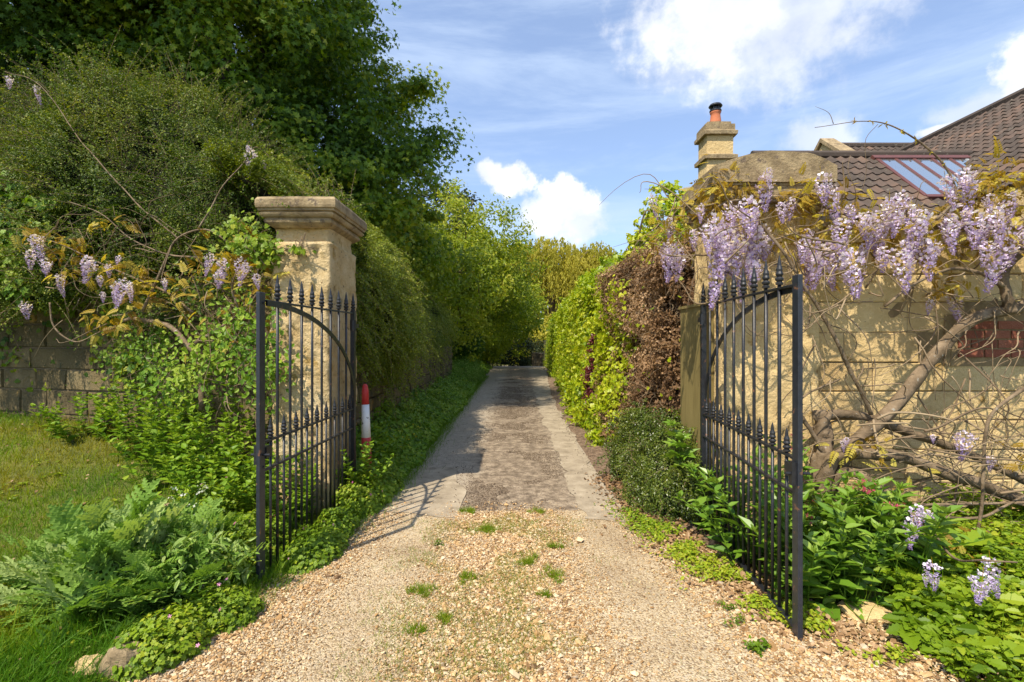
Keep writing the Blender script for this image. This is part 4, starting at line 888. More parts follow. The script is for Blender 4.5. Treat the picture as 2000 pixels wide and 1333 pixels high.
# round ivy bush and dark hedge far along the lane
def small_bush(name, label, c, r_, n, size, mat, T=T_ov, cat='shrub', nclump=120):
    pos, nr, _, _ = blob_pts([(c, r_)], nclump, max(4, n // nclump), max(r_) * .2, .7, .2, 5); pos = pos[pos[:, 2] > gz(pos[:, 0], pos[:, 1])] if True else pos
    g = Geo(); leaves(g, T, pos, unit(pos - np.array(c)), size); 
    g.tube([(c[0], c[1], gz(c[0], c[1])), (c[0] + .02, c[1], c[2])], .02, 5, .3, 1)
    return tag(g.build(name, [mat, M['twig']], loc=(c[0], c[1], 0)), label, cat)
small_bush('ivy_bush', 'round glossy green bush on the left at the top of the lane', (-1.75, 18.5, 1.25), (.55, 1.0, .75), 7000, .09, M['maple'], T_hop)
small_bush('ivy_bush', 'low blue green clump spilling over the left verge far up the lane', (-1.65, 17.5, .45), (.45, 1.5, .42), 6000, .06, M['fern'], T_lan)
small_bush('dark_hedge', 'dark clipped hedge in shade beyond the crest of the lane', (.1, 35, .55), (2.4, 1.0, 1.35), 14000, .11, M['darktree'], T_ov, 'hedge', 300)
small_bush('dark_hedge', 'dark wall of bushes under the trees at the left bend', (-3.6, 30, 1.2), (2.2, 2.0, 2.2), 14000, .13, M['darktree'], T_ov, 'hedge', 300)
small_bush('laurel_bush', 'sunlit olive bush right of the bend far up the lane', (3.8, 38, 1.0), (2.6, 1.4, 2.4), 9000, .14, M['willow'], T_ov, 'shrub', 200)

# ------------------------------------------------------------------ lawn
def lawn():
    n = 230000; y = 1.7 + rg.uniform(0, 1, n) ** 1.5 * 6.0; x = -1.35 - rg.uniform(0, 1, n) ** 1.0 * (y * 1.12 + .6)
    p = np.stack([x, y, x * 0], -1)
    edge = np.interp(y, [1.5, 2.2, 3.0, 3.67, 4.43, 5.2], [-1.95, -1.74, -1.58, -1.45, -1.35, -1.3])
    k = (x < edge + (fbm(p, 4, 2, 5) - .5) * .35) & (y < 7.9 + (x + 13) * -.267 + .2); x, y, p = x[k], y[k], p[k]
    patch = fbm(p, 1.1, 3, 66); k = rg.uniform(0, 1, len(x)) < .55 + patch * .9 ; x, y, p, patch = x[k], y[k], p[k], patch[k]
    n = len(x); pos = np.stack([x, y, gz(x, y) - .004], -1)
    near = np.exp(-((x + 2.3) / .7) ** 2 - ((y - 2.1) / .75) ** 2)
    h = .034 * np.exp(rg.normal(size=n) * .45) * (1 + 1.0 * near + .5 * ss(6.3, 7.2, y)) * (1 + (y - 2) * .05)
    d = rnd(n) * (.42 + .2 * near[:, None]); d[:, 2] = np.abs(d[:, 2]) * .3 + 1; d[:, 0] += .5 * near
    tint = .42 + (patch - .5) * 2.2 + (fbm(p, 6, 2, 71) - .5) * .7 + rg.normal(size=n) * .13 + near * .35
    wd = 1.0 + (y - 1.7) * .28
    sc3 = np.stack([h ** .5 * .16 * wd, h, h], -1)
    g = Geo(); g.inst(T_blade, pos, frames(d, rnd(n)), sc3, np.clip(tint, 0, 1))
    return stuff(g.build('grass', M['grass']), 'mown lawn grass in yellow and green patches left of the gates', 'grass')
lawn()
def lawn_weeds():
    n = 5200; y = rg.uniform(1.9, 6.9, n); x = -1.7 - rg.uniform(0, 1, n) * (y * 1.0 + .5); p = np.stack([x, y, x * 0], -1)
    w_ = fbm(p, 1.6, 2, 15); k = (w_ + .12 * ss(4.8, 6.6, y) > .54) & (y < 7.7 + (x + 13) * -.267); x, y = x[k], y[k]; n = len(x)
    g = Geo(); per = 5; pos = np.repeat(np.stack([x, y, gz(x, y) + .012], -1), per, 0); a = rg.uniform(0, 6.28, n * per)
    d = np.stack([np.cos(a), np.sin(a), np.full(n * per, .45)], -1); g.inst(T_ov, pos + d * .006, frames(d, np.array([0, 0, 1.]) + rnd(n * per) * .2), rg.uniform(.018, .038, n * per), rg.uniform(0, 1, n * per))
    return stuff(g.build('lawn_clover', M['herb']), 'low clover and plantain spreading through the lawn', 'weeds')
lawn_weeds()

# ------------------------------------------------------------------ herbaceous plants
def stems_plant(name, label, cat, bases, hgt, T, lsize, mat, pairs=7, lean=.35, flower=None, ffrac=0, fmat=None, group=None, stem_r=.004, lo=.12, branch=0, loc=None, lpitch=.2, fsize=.011, fcount=26, fspread=.028):
    """upright stems with opposite leaves; all stems that share a root stock are one plant"""
    bases = np.asarray(bases, float); loc = bases.mean(0) if loc is None else loc
    t = thing(name, label, cat, loc, group); g = Geo(); S = Geo(); Fl = []
    for b_ in bases:
        h = hgt * rg.uniform(.65, 1.15); d = rnd(1)[0] * lean; d[2] = 1; out_ = (b_ - loc); out_[2] = 0; d = unit(d + unit(out_ + 1e-6) * lean * .8)
        c_ = curve([b_ - [0, 0, .03], b_ + d * h * .5 + [0, 0, .03], b_ + d * h * np.array([1.1, 1.1, .95])], 10); S.tube(c_, np.linspace(stem_r, stem_r * .5, 10), 5, .5)
        kk = np.linspace(lo, 1, pairs); q = np.stack([np.interp(kk, np.linspace(0, 1, 10), c_[:, i]) for i in range(3)], -1)
        a = np.arange(pairs) * 1.57 + rg.uniform(0, 6.28)
        for s_ in (0, math.pi):
            aa = a + s_ + rnd(pairs)[:, 0] * .25; dd = np.stack([np.cos(aa), np.sin(aa), lpitch + .5 * kk + rnd(pairs)[:, 0] * .15], -1); nn = np.array([0, 0, 1.]) + rnd(pairs) * .2
            g.inst(T, q + unit(dd) * stem_r, frames(dd, nn), lsize * (1.15 - .45 * kk) * np.exp(rg.normal(size=pairs) * .18), np.clip(.4 + .25 * kk + rnd(pairs)[:, 0] * .2, 0, 1))
        # tip tuft
        aa = rg.uniform(0, 6.28, 5); dd = np.stack([np.cos(aa) * .5, np.sin(aa) * .5, np.ones(5)], -1); g.inst(T, np.repeat(c_[-1:], 5, 0), frames(dd, rnd(5)), lsize * .4, .8)
        if flower and rg.uniform() < ffrac: Fl.append((c_[-1], unit(c_[-1] - c_[-2])))
    g.build('leaves', mat, t, loc=loc); S.build('stems', M['nettle'] if mat is not M['valer'] else M['valer'], t, smooth=True, loc=loc)
    for p, d in Fl:
        f = Geo(); q = p + rnd(fcount) * fspread * np.array([1, 1, .55]) + [0, 0, .01]
        f.inst(flower, q, frames(rnd(fcount), np.array([0, -.2, .9]) + rnd(fcount) * .5), fsize * rg.uniform(.7, 1.3, fcount), rg.uniform(0, 1, fcount)); f.build('flower_head', fmat, t, loc=loc)
    return t
def ring_bases(cx, cy, rx, ry, n):
    a = rg.uniform(0, 6.28, n); r_ = rg.uniform(0, 1, n) ** .5; x = cx + np.cos(a) * r_ * rx; y = cy + np.sin(a) * r_ * ry
    return np.stack([x, y, gz(x, y)], -1)
for cx_, cy_, rx, ry, n, h, lab in [
    (1.70, 2.95, .13, .18, 18, .55, 'leafy valerian bushing through the front bars of the right gate'),
    (1.98, 2.98, .22, .22, 26, .62, 'tall red flowered valerian plant just behind the right gate stile'),
    (2.02, 3.45, .22, .22, 24, .72, 'red flowered valerian against the foot of the stone pier'),
    (2.34, 3.10, .22, .22, 24, .52, 'broad valerian plant leaning toward the wisteria roots'),
    (1.62, 3.35, .11, .16, 13, .62, 'slim valerian growing up inside the middle of the right gate'),
    (1.62, 3.85, .08, .12, 7, .70, 'valerian stems by the right gate hinge with one pink head')]:
    stems_plant('valerian_plant', lab, 'plant', ring_bases(cx_, cy_, rx, ry, n), h, T_val, .125, M['valer'], pairs=9, lean=.30, flower=T_petal5, ffrac=.10, fmat=M['valflow'], group='valerian plants around the right gate', lpitch=.15, stem_r=.0045)
# big lobed leaf on a stem by the hinge
stems_plant('maple_seedling', 'bright big leaved seedling beside the olive timber post', 'plant', ring_bases(1.42, 4.25, .05, .05, 3), .92, T_maple, .15, M['valer'], pairs=4, lean=.12, lo=.6)
# nettles and herb robert on the left bank, between the gate and the pier
spots = [(-2.35, 4.05, .35, .3, 46, .62, 'dense nettle patch in front of the stone pier'), (-3.0, 4.6, .4, .35, 60, .85, 'tall nettles left of the pier under the wisteria'), (-2.45, 4.75, .2, .3, 30, 1.0, 'tallest nettles pressed against the flank of the pier'),
         (-3.7, 5.1, .35, .3, 44, .75, 'nettles at the foot of the left wall'), (-1.85, 4.1, .15, .22, 26, .55, 'nettles showing through the bars of the left gate'), (-4.6, 5.35, .35, .22, 24, .45, 'short nettles at the shaded wall foot beside the lawn'),
         (-1.42, 4.62, .16, .10, 20, .56, 'nettles hiding the foot of the red and white marker post'), (-1.55, 5.6, .25, .3, 26, .6, 'nettles against the rubble wall behind the marker post')]
for cx_, cy_, rx, ry, n, h, lab in spots:
    stems_plant('nettle_patch', lab, 'plant', ring_bases(cx_, cy_, rx, ry, n), h, T_ser, .072, M['nettle'], pairs=10, lean=.25, stem_r=.0025, group='nettle patches left of the drive')
def cushion(name, label, cx_, cy_, rx, ry, h, n, T, size, mat, fl=None, fmat=None, nf=0, fs=.011, cat='plant', group=None, hgt=None):
    """low mounded plant: many small leaves on thin stalks, some flowers over them"""
    t = thing(name, label, cat, (cx_, cy_, float(gz(cx_, cy_))), group); loc = (cx_, cy_, float(gz(cx_, cy_)))
    a = rg.uniform(0, 6.28, n); r_ = rg.uniform(0, 1, n) ** .55 * (1 + .3 * (noise(np.stack([np.cos(a), np.sin(a), a * 0], -1), 2.5, int(abs(cx_) * 100)) - .5)); x = cx_ + np.cos(a) * r_ * rx; y = cy_ + np.sin(a) * r_ * ry
    z = gz(x, y) + h * np.sqrt(np.clip(1 - (r_ * .95) ** 2, .02, 1)) * rg.uniform(.25, 1, n) * (.7 + .6 * noise(np.stack([x, y, x * 0], -1), 7, 3))
    pos = np.stack([x, y, z], -1); nn = np.stack([np.cos(a) * r_, np.sin(a) * r_, np.full(n, .8)], -1); g = Geo(); leaves(g, T, pos, nn, size, spread=.45, up=.6, tlow=3)
    g.build('leaves', mat, t, loc=loc)
    S = Geo(); 
    for i in rg.choice(n, min(n, 90), replace=False): S.tube([(cx_ + (x[i] - cx_) * .4, cy_ + (y[i] - cy_) * .4, gz(x[i], y[i]) - .01), ((x[i] + cx_) / 2 + (x[i] - cx_) * .2, (y[i] + cy_) / 2 + (y[i] - cy_) * .2, z[i] * .7), pos[i]], .0016, 4, .6)
    S.build('stems', M['valer'], t, loc=loc)
    if fl:
        k = rg.choice(n, nf, replace=False)
        for i in k:
            f = Geo(); q = pos[i] + [0, 0, rg.uniform(.02, .06) + (h * .5 if hgt else 0)]; m_ = 5 if hgt else 1
            qs = q + (rnd(m_) * [.02, .02, .006] if hgt else 0)
            f.inst(fl, np.atleast_2d(qs), frames(rnd(m_), np.array([0, -.55, .7]) + rnd(m_) * .3), fs * rg.uniform(.8, 1.2, m_), rg.uniform(0, 1, m_)); f.tube([pos[i] - [0, 0, .02], q], .001, 3, .2, 1); f.build('flower', [fmat, M['valer']], t, loc=loc)
    return t
G_ = 'herb robert mounds with tiny pink flowers'
for a in [(-1.92, 3.55, .30, .30, .26, 3400, 9, 'pink flowered herb robert behind the middle of the left gate'), (-1.42, 3.55, .20, .34, .20, 2400, 7, 'herb robert spilling under the left gate toward the gravel'),
          (-1.40, 4.50, .24, .30, .34, 3600, 6, 'herb robert at the foot of the red and white marker post'), (-1.42, 5.05, .28, .45, .30, 3600, 5, 'herb robert and weeds beyond the red and white marker post'), (-1.40, 3.95, .16, .35, .22, 2600, 5, 'herb robert along the inner end of the left gate'), (-2.35, 3.85, .3, .3, .30, 3200, 8, 'yellow green herb robert mound below the nettles'),
          (-1.62, 2.72, .22, .2, .17, 2000, 8, 'herb robert edging the gravel in front of the left gate'), (-1.72, 2.40, .20, .22, .20, 2000, 10, 'pink dotted herb robert below the ferny plant beside the rocks'), (-1.75, 3.12, .18, .2, .32, 2200, 5, 'herb robert around the foot of the left gate stile')]:
    cushion('herb_robert', a[7], *a[:5], a[5], T_hop, .024, M['herb'], T_petal5, M['pink'], a[6], group=G_)
for a in [(-2.35, 3.60, .16, .14, 'white flowered clump on the lawn edge by the left gate'), (-2.55, 4.0, .2, .16, 'white flowered clump below the nettle patch')]:
    cushion('white_flower_clump', a[4], a[0], a[1], a[2], a[3], .22, 900, T_ov, .03, M['nettle'], T_petal5, M['white'], 9, .009, hgt=True, group='white flowered clumps')
# verge along the left of the lane
def verge():
    g = Geo()
    n = 60000; u = rg.uniform(0, 1, n) ** 1.9; y = 4.6 + u * 24; wv = rg.uniform(0, 1, n); x = -1.16 - (.12 - wv * .75) * 0 - wv * .85 + (fbm(np.stack([y, y * 0, y * 0], -1), 1.3, 2, 3) - .5) * .3
    x = x + .02 * 0 - .0 * y
    h = (.10 + .50 * wv) * (.5 + .9 * fbm(np.stack([x, y, x * 0], -1), 2.0, 2, 8)); z = gz(x, y) + h * rg.uniform(0, 1, n) ** .5
    pos = np.stack([x, y, z], -1); nn = np.stack([np.full(n, .5), np.full(n, -.3), np.full(n, .8)], -1)
    k = rg.uniform(0, 1, n) < .55; leaves(g, T_ser, pos[k], nn[k], .055, spread=.5, tlow=1.5, droop=.4)
    leaves(g, T_hop, pos[~k] * [1, 1, .8], nn[~k], .035, spread=.5, tlow=1.5)
    stuff(g.build('verge_plants', M['nettle']), 'mixed nettles and weeds crowding the left verge of the lane', 'plants')
    g = Geo(); n = 26000; u = rg.uniform(0, 1, n) ** 1.7; y = 2.6 + u * 18; e = np.interp(y, [1.5, 2.2, 3.0, 3.67, 4.43, 5.2, 30], [-1.9, -1.68, -1.55, -1.38, -1.28, -1.18, -1.05]); x = e - rg.normal(size=n) * .09 - .05
    pos = np.stack([x, y, gz(x, y)], -1); d = rnd(n) * .5; d[:, 2] = 1; d[:, 0] += .25; h = rg.uniform(.04, .13, n)
    g.inst(T_blade, pos, frames(d, rnd(n)), np.stack([h ** .5 * .14, h, h], -1), rg.uniform(.5, 1, n))
    stuff(g.build('verge_grass', M['grass']), 'longer grass fringing the left edge of the drive', 'grass')
    for i in range(46):
        y = rg.uniform(5.0, 7.6); x = rg.uniform(-1.75, -1.28); f = Geo(); z = float(gz(x, y)) + rg.uniform(.16, .34)
        f.inst(T_petal5, np.array([[x, y, z]]), frames(rnd(1), np.array([[.2, -.5, .8]])), np.array([.013]), .5); f.tube([(x, y, float(gz(x, y))), (x, y, z)], .0015, 4, .3, 1)
        tag(f.build('buttercup', [M['yellow'], M['valer']]), 'small yellow buttercup among the left verge plants', 'flower', 'buttercups in the left verge')
verge()
# the big ferny plant in front of the left gate
def frond_T(seed):
    r_ = np.random.default_rng(seed); V = []; Fq = []; pairs = int(r_.integers(8, 11)); cv = r_.uniform(.35, .75)
    def z_(y): return .30 * y - cv * y * y
    for i in range(pairs):
        for s_ in (-1, 1):
            y = .14 + .80 * (i + r_.uniform(-.15, .25)) / pairs; ln = (.29 * math.sin(math.pi * (.20 + .72 * (i / pairs))) ** .8) * r_.uniform(.8, 1.15)
            fw = r_.uniform(.55, .95) + .3 * i / pairs; d = np.array([s_ * .8, fw, r_.uniform(-.1, .35)]); d /= np.linalg.norm(d); pr = np.array([-s_ * d[1], abs(d[0]), 0]); b0 = np.array([0, y, z_(y)])
            ts = [0, .16, .26, .38, .50, .62, .74, .86, 1]; ws = [.012, .044, .016, .048, .018, .040, .014, .024, 0]
            k = len(V)
            for t_, w_ in zip(ts, ws): p = b0 + d * ln * t_ + [0, 0, -.22 * ln * t_ * t_]; V.append(p + pr * w_ + [0, 0, .008]); V.append(p); V.append(p - pr * w_ + [0, 0, .008])
            for j in range(len(ts) - 1):
                a = k + j * 3; Fq += [(a, a + 1, a + 4, a + 3), (a + 1, a + 2, a + 5, a + 4)]
    k = len(V)
    for j in range(8): y = j / 7; V += [(-.011 * (1.1 - y), y, z_(y) + .003), (.011 * (1.1 - y), y, z_(y) + .003)]
    for j in range(7): a = k + 2 * j; Fq.append((a, a + 1, a + 3, a + 2))
    return TL(V, Fq)
T_fr = [frond_T(i) for i in range(5)]
t = thing('tansy_plant', 'large mound of jagged grey green ferny leaves on the lawn before the left gate', 'plant', (-2.1, 2.95, float(gz(-2.1, 2.95))))
for cx_, cy_, n, ln in [(-2.28, 2.95, 60, .52), (-2.0, 2.92, 55, .44), (-2.62, 3.0, 45, .48), (-1.92, 2.74, 40, .36), (-2.3, 2.65, 50, .42), (-2.05, 3.12, 40, .44)]:
    for q_ in range(5):
        m_ = n // 5; g = Geo(); a = rg.uniform(0, 6.28, m_); el = np.abs(rg.uniform(.15, 1.45, m_)); b_ = np.stack([cx_ + rg.normal(size=m_) * .10, cy_ + rg.normal(size=m_) * .08, np.zeros(m_)], -1); b_[:, 2] = gz(b_[:, 0], b_[:, 1]) + .02
        d = np.stack([np.cos(a) * np.cos(el), np.sin(a) * np.cos(el), np.sin(el)], -1); nn = np.stack([-np.cos(a) * np.sin(el), -np.sin(a) * np.sin(el), np.cos(el)], -1) + rnd(m_) * .4
        g.inst(T_fr[q_], b_, frames(d, nn), ln * rg.uniform(.6, 1.15, m_), np.clip(.5 + rg.normal(size=m_) * .28, 0, 1))
        if q_ == 0: G0 = g
        else: G0.V += g.V; G0.T += g.T; G0.F += [(f + G0.n, mi) for f, mi in g.F]; G0.n += g.n
    G0.build('fronds', M['fern'], t, loc=t.location)
g = Geo(); 
cc = np.array([(-2.2, 2.95, .25), (-1.9, 2.85, .2), (-2.5, 2.95, .2)])
pos, nr, _, _ = blob_pts([(c_, (.36, .3, .24)) for c_ in cc], 160, 16, .07, .3, .2); pos = pos[pos[:, 2] > .08]
leaves(g, T_lan, pos, rnd(len(pos)) + [0, 0, .6], .05); g.build('inner_leaves', M['fern'], t, loc=t.location)
# stones
def rock(name, label, c, r_, seed, mat, group=None):
    th = np.linspace(0, np.pi, 18); ph = np.linspace(0, 2 * np.pi, 29); T_, P_ = np.meshgrid(th, ph, indexing='ij')
    u = np.stack([np.sin(T_) * np.cos(P_), np.sin(T_) * np.sin(P_), np.cos(T_)], -1); q = np.sign(u) * np.abs(u) ** .7
    V = q * np.array(r_) * (1 + (fbm(u + seed, 1.6, 4, seed) - .5) * .75)[..., None]; V[:, -1] = V[:, 0]
    g = Geo(); g.grid(V); return tag(g.build(name, mat, loc=(0, 0, 0)), label, 'rock', group), c
for nm, lab, c, r_, sd in [('rock', 'pale rough stone at the lawn corner in the bottom left', (-1.93, 2.24, .04), (.06, .05, .06), 3), ('rock', 'dark flat faced stone half under the ferny plant', (-1.78, 2.27, .03), (.09, .07, .10), 8),
                       ('rock', 'flat sandy stone lying among leaves behind the right gate foot', (1.98, 2.74, .02), (.14, .10, .05), 12), ('rock', 'mossy stone buried below the left nettles', (-2.75, 3.95, .12), (.2, .12, .10), 15), ('rock', 'brown broken stone at the foot of the pier under the valerian', (2.25, 3.55, .15), (.18, .14, .16), 19)]:
    o, c = rock(nm, lab, c, r_, sd, M['cap'] if 'dark' in lab or 'mossy' in lab else M['stone']); o.location = c
# weed tufts in the gravel
def tuft(x, y, s_, lab, kind):
    g = Geo(); n = int(330 * s_) if kind == 'g' else 110
    a = rg.uniform(0, 6.28, n); k_ = rg.integers(0, 6, n); cs = rg.normal(size=(6, 2)) * [.055 * s_, .035 * s_]; cs[0] = 0; r_ = rg.uniform(0, 1, n) ** .6 * (.055 / (1 + k_ * .3)) * s_; px = np.cos(a) * r_ + cs[k_, 0]; py = np.sin(a) * r_ + cs[k_, 1]
    pos = np.stack([px, py, np.full(n, .016)], -1)
    if kind == 'g':
        d = rnd(n) * .6; d[:, 2] = 1; h = rg.uniform(.02, .06, n); g.inst(T_blade, pos, frames(d, rnd(n)), np.stack([h ** .5 * .2, h, h], -1), rg.uniform(.1, .85, n)); mt = M['grass']
    else:
        pos[:, 2] += rg.uniform(0, .04, n); leaves(g, T_ov if kind == 'l' else T_dia, pos, np.tile([0, 0, 1.], (n, 1)), .022 if kind == 'l' else .014); mt = M['herb']
    me = g.build('weed_tuft', mt); me.location = (x, y, float(gz(x, y))); return tag(me, lab, 'weeds', 'weed tufts in the gravel')
def gp(px, py): Y = EYE * F / (py - 664); return ((px - 1000) / F * Y, Y)
for px, py, s_, k, lab in [(965, 1040, 1.5, 'g', 'largest green tuft near the asphalt edge'), (910, 1005, 1.1, 'g', 'tuft at the left corner of the asphalt edge'), (1047, 1005, .7, 'g', 'small tuft at the right part of the asphalt edge'), (1030, 1105, 1.0, 'g', 'round tuft in the middle of the drive'), (1068, 1128, 1.1, 'g', 'tuft right of the middle of the gravel crown'),
                           (820, 1160, 1.1, 'g', 'wide flat tuft on the left wheel track'), (822, 1238, .6, 'g', 'small bright star shaped tuft low on the drive'), (873, 1216, .6, 'g', 'small bright tuft above the star shaped one'), (908, 1135, .8, 'g', 'loose tuft left of centre on the gravel'), (1065, 1170, .5, 'g', 'tiny tuft below the gravel crown'),
                           (1470, 1278, .9, 'l', 'leafy weed alone in the gravel before the right gate foot'), (860, 1070, .5, 's', 'tiny dark weed on the upper left of the gravel'), (1090, 1075, .7, 'g', 'pale tuft on the upper right of the gravel'), (1418, 1195, .6, 's', 'small creeping weed beside the bottom rail of the right gate'), (1440, 1225, .6, 's', 'small creeping weed nearest the bottom rail of the right gate')]:
    x, y = gp(px, py); tuft(x, y, s_, lab, k)
g = Geo(); n = 30000; a = rg.uniform(0, 6.28, n)
y = rg.uniform(2.2, 4.4, n); x = np.where(rg.uniform(0, 1, n) < .88, rg.normal(size=n) * .30 - .02, -.62 + rg.normal(size=n) * .12); p = np.stack([x, y, x * 0], -1); k = fbm(p, 3.2, 3, 5) + rg.normal(size=n) * .04 > .57; x, y = x[k], y[k]; n = len(x)
d = rnd(n) * .7; d[:, 2] = 1; h = rg.uniform(.018, .04, n); g.inst(T_blade, np.stack([x, y, gz(x, y) + .014], -1), frames(d, rnd(n)), np.stack([h ** .5 * .13, h, h], -1), rg.uniform(0, .9, n))
stuff(g.build('sparse_grass', M['grass']), 'sparse short grass growing through the gravel crown', 'grass')
# creeping plants and leaf litter on the right
def right_cover():
    n = 24000; y = rg.uniform(1.7, 4.0, n) ; x = 1.75 + rg.uniform(0, 1, n) * 3.2; p = np.stack([x, y, x * 0], -1)
    lim = np.interp(y, [1.6, 2.2, 2.6, 2.9, 3.3, 4], [2.0, 1.98, 2.0, 2.15, 2.3, 2.3]); k = (x > lim + (fbm(p, 3, 2, 3) - .5) * .5); x, y, p = x[k], y[k], p[k]; n = len(x)
    h = .03 + .26 * fbm(p, 3.4, 3, 22) ** 1.3 + .07 * ss(2.4, 3.3, x); z = gz(x, y) + h * rg.uniform(.15, 1.0, n)
    g = Geo(); T3 = []
    pos = np.stack([x, y, z], -1)
    for off_ in (-1.0, 0., 1.0):
        a = rg.uniform(0, 6.28, n) * 0 + (np.arange(n) * 2.4) + off_; d = np.stack([np.cos(a), np.sin(a), np.full(n, -.05)], -1)
        s_ = np.exp(rg.normal(size=n) * .42) * .022 * (1 + .8 * (fbm(p, 3, 2, 44) > .55)); g.inst(T_ser, pos + d * .003, frames(d, np.array([0, -.15, 1.]) + rnd(n) * .6), s_ * (1.25 if off_ == 0 else 1) * np.array(1.0), np.clip(.45 + (fbm(p, 2, 2, 9) - .5) + rnd(n)[:, 0] * .2, 0, 1))
    stuff(g.build('ground_cover', M['herb']), 'bright three leaved ground cover filling the bottom right corner', 'plants')
    g = Geo(); n = 2600; x = rg.uniform(1.9, 4.2, n); y = rg.uniform(1.8, 3.7, n); pos = np.stack([x, y, gz(x, y)], -1); d = rnd(n) * .6; d[:, 2] = 1; d[:, 0] += .4; h = rg.uniform(.12, .32, n)
    k = fbm(pos, 2.5, 2, 4) > .5; g.inst(T_blade, pos[k], frames(d[k], rnd(k.sum())), np.stack([h[k] ** .5 * .11, h[k], h[k]], -1), rg.uniform(.5, 1, k.sum()))
    stuff(g.build('long_grass', M['grass']), 'long arching grass blades through the right ground cover', 'grass')
    g = Geo(); n = 2600; y = rg.uniform(2.3, 5.6, n); x = np.interp(y, [2.2, 2.6, 3, 4, 5.6], [1.9, 1.62, 1.45, 1.22, 1.12]) + rg.normal(size=n) * .14; pos = np.stack([x, y, gz(x, y) + .02 + rg.uniform(0, .02, n)], -1)
    leaves(g, T_ov, pos, np.tile([0, 0, 1.], (n, 1)), .035, spread=.45, up=.3); stuff(g.build('dead_leaves', M['dead']), 'fallen brown leaves along the bottom of the right gate', 'leaves')
    g = Geo(); n = 7500; y = rg.uniform(2.3, 4.6, n); x = np.interp(y, [2.2, 2.6, 3, 4, 4.6], [2.0, 1.58, 1.40, 1.14, 1.1]) + rg.normal(size=n) * .10; pos = np.stack([x, y, gz(x, y) + .015 + rg.uniform(0, .05, n)], -1); k = fbm(pos * [1, 1, 0], 4, 2, 14) > .49
    leaves(g, T_dia, pos[k], np.tile([0, 0, 1.], (k.sum(), 1)), .028, spread=.5, up=.3); stuff(g.build('creeping_weeds', M['herb']), 'light green creeping weeds along the right edge of the gravel', 'weeds')
right_cover()

# ------------------------------------------------------------------ wisteria
def raceme_mesh(ln, wd, seed):
    r_ = np.random.default_rng(seed); n = int(150 * (ln / .3) * (wd / .07)) + 40; g = Geo()
    t_ = r_.uniform(0, 1, n) ** .8; a = r_.uniform(0, 6.28, n); rad = wd * (1 - t_ ** 1.15 * .9) * r_.uniform(.55, 1.05, n) * np.clip(t_ * 6, .35, 1)
    bend = (r_.uniform(-.12, .12), r_.uniform(-.08, .08))
    pos = np.stack([np.cos(a) * rad + bend[0] * ln * t_ ** 2, np.sin(a) * rad + bend[1] * ln * t_ ** 2, -ln * t_], -1)
    out_ = np.stack([np.cos(a), np.sin(a), r_.normal(size=n) * .35 - .1], -1)
    open_ = 1 - .55 * t_ ** 2
    # broad pale standard petal turned up, darker folded keel below
    g.inst(TL([(0,0,0),(.5,.3,.05),(.42,.85,.0),(0,.95,.1),(-.42,.85,.0),(-.5,.3,.05)], [(0,1,2,3),(0,3,4,5)]), pos, frames(out_ * .55 + [0, 0, .8] + r_.normal(size=(n, 3)) * .25, out_), .021 * open_ * r_.uniform(.8, 1.25, n), np.clip(.86 - .42 * t_ + r_.normal(size=n) * .14, 0, 1))
    g.inst(TL([(0,0,0),(.26,.5,.16),(0,1,.05),(-.26,.5,.16)], [(0,1,2),(0,2,3)]), pos, frames(out_ + r_.normal(size=(n, 3)) * .3, np.tile([0, 0, 1.], (n, 1))), .018 * open_ * r_.uniform(.8, 1.2, n), np.clip(.30 - .2 * t_ + r_.normal(size=n) * .12, 0, 1))
    g.tube([(0, 0, .05), (bend[0] * ln * .2, 0, -ln * .45), (bend[0] * ln, bend[1] * ln, -ln)], .0018, 4, .5, 1)
    return g.build('flower_cluster', [M['lilac'], M['ochre']], data_only=True)
RM = [raceme_mesh(.30, .075, 1), raceme_mesh(.25, .065, 2), raceme_mesh(.21, .07, 3), raceme_mesh(.34, .07, 4), raceme_mesh(.18, .055, 5), raceme_mesh(.27, .085, 6), raceme_mesh(.22, .06, 7)]
def hang_racemes(t, pts, loc):
    for i, (p, s_) in enumerate(pts):
        o = link('flower_cluster', RM[i % len(RM)], t, np.array(p) - np.array(loc)); o.scale = (s_, s_, s_ * rg.uniform(.85, 1.15)); o.rotation_euler = (rg.normal() * .12, rg.normal() * .15, rg.uniform(0, 6.28))
def leafpuff(g, c, r_, n, size=.16, mi=0, droop=.3):
    """young pinnate leaves fanning from a shoot"""
    pos = np.array(c) + rnd(n) * np.array(r_) * .55; d = unit(pos - np.array(c) + rnd(n) * .1) + rnd(n) * .3; d[:, 2] -= droop
    g.inst(T_pin, pos, frames(d, np.array([0, -.5, .8]) + rnd(n) * .4), size * np.exp(rg.normal(size=n) * .25), rg.uniform(0, 1, n), mi)
def wander(g, a, b_, r0, r1, wob_=.15, n=24, seed=0, sag=0, sides=6, tint=.5, mid=None, bark=0):
    pts = [a] + ([mid] if mid is not None else [(np.array(a) + np.array(b_)) / 2 + np.array([0, -.03, -sag]) + np.random.default_rng(seed + 5).normal(size=3) * np.linalg.norm(np.array(b_) - np.array(a)) * .22 * [1, .25, 1]]) + [b_]
    c_ = curve(pts, n, wob_, seed); g.tube(c_, np.linspace(r0, r1, n), sides, tint, 0, bark, seed); return c_
loc = (2.15, 3.8, .1)
wi = thing('wisteria', 'old flowering wisteria with thick grey stems trained over the right wall and pier', 'climbing plant', loc)
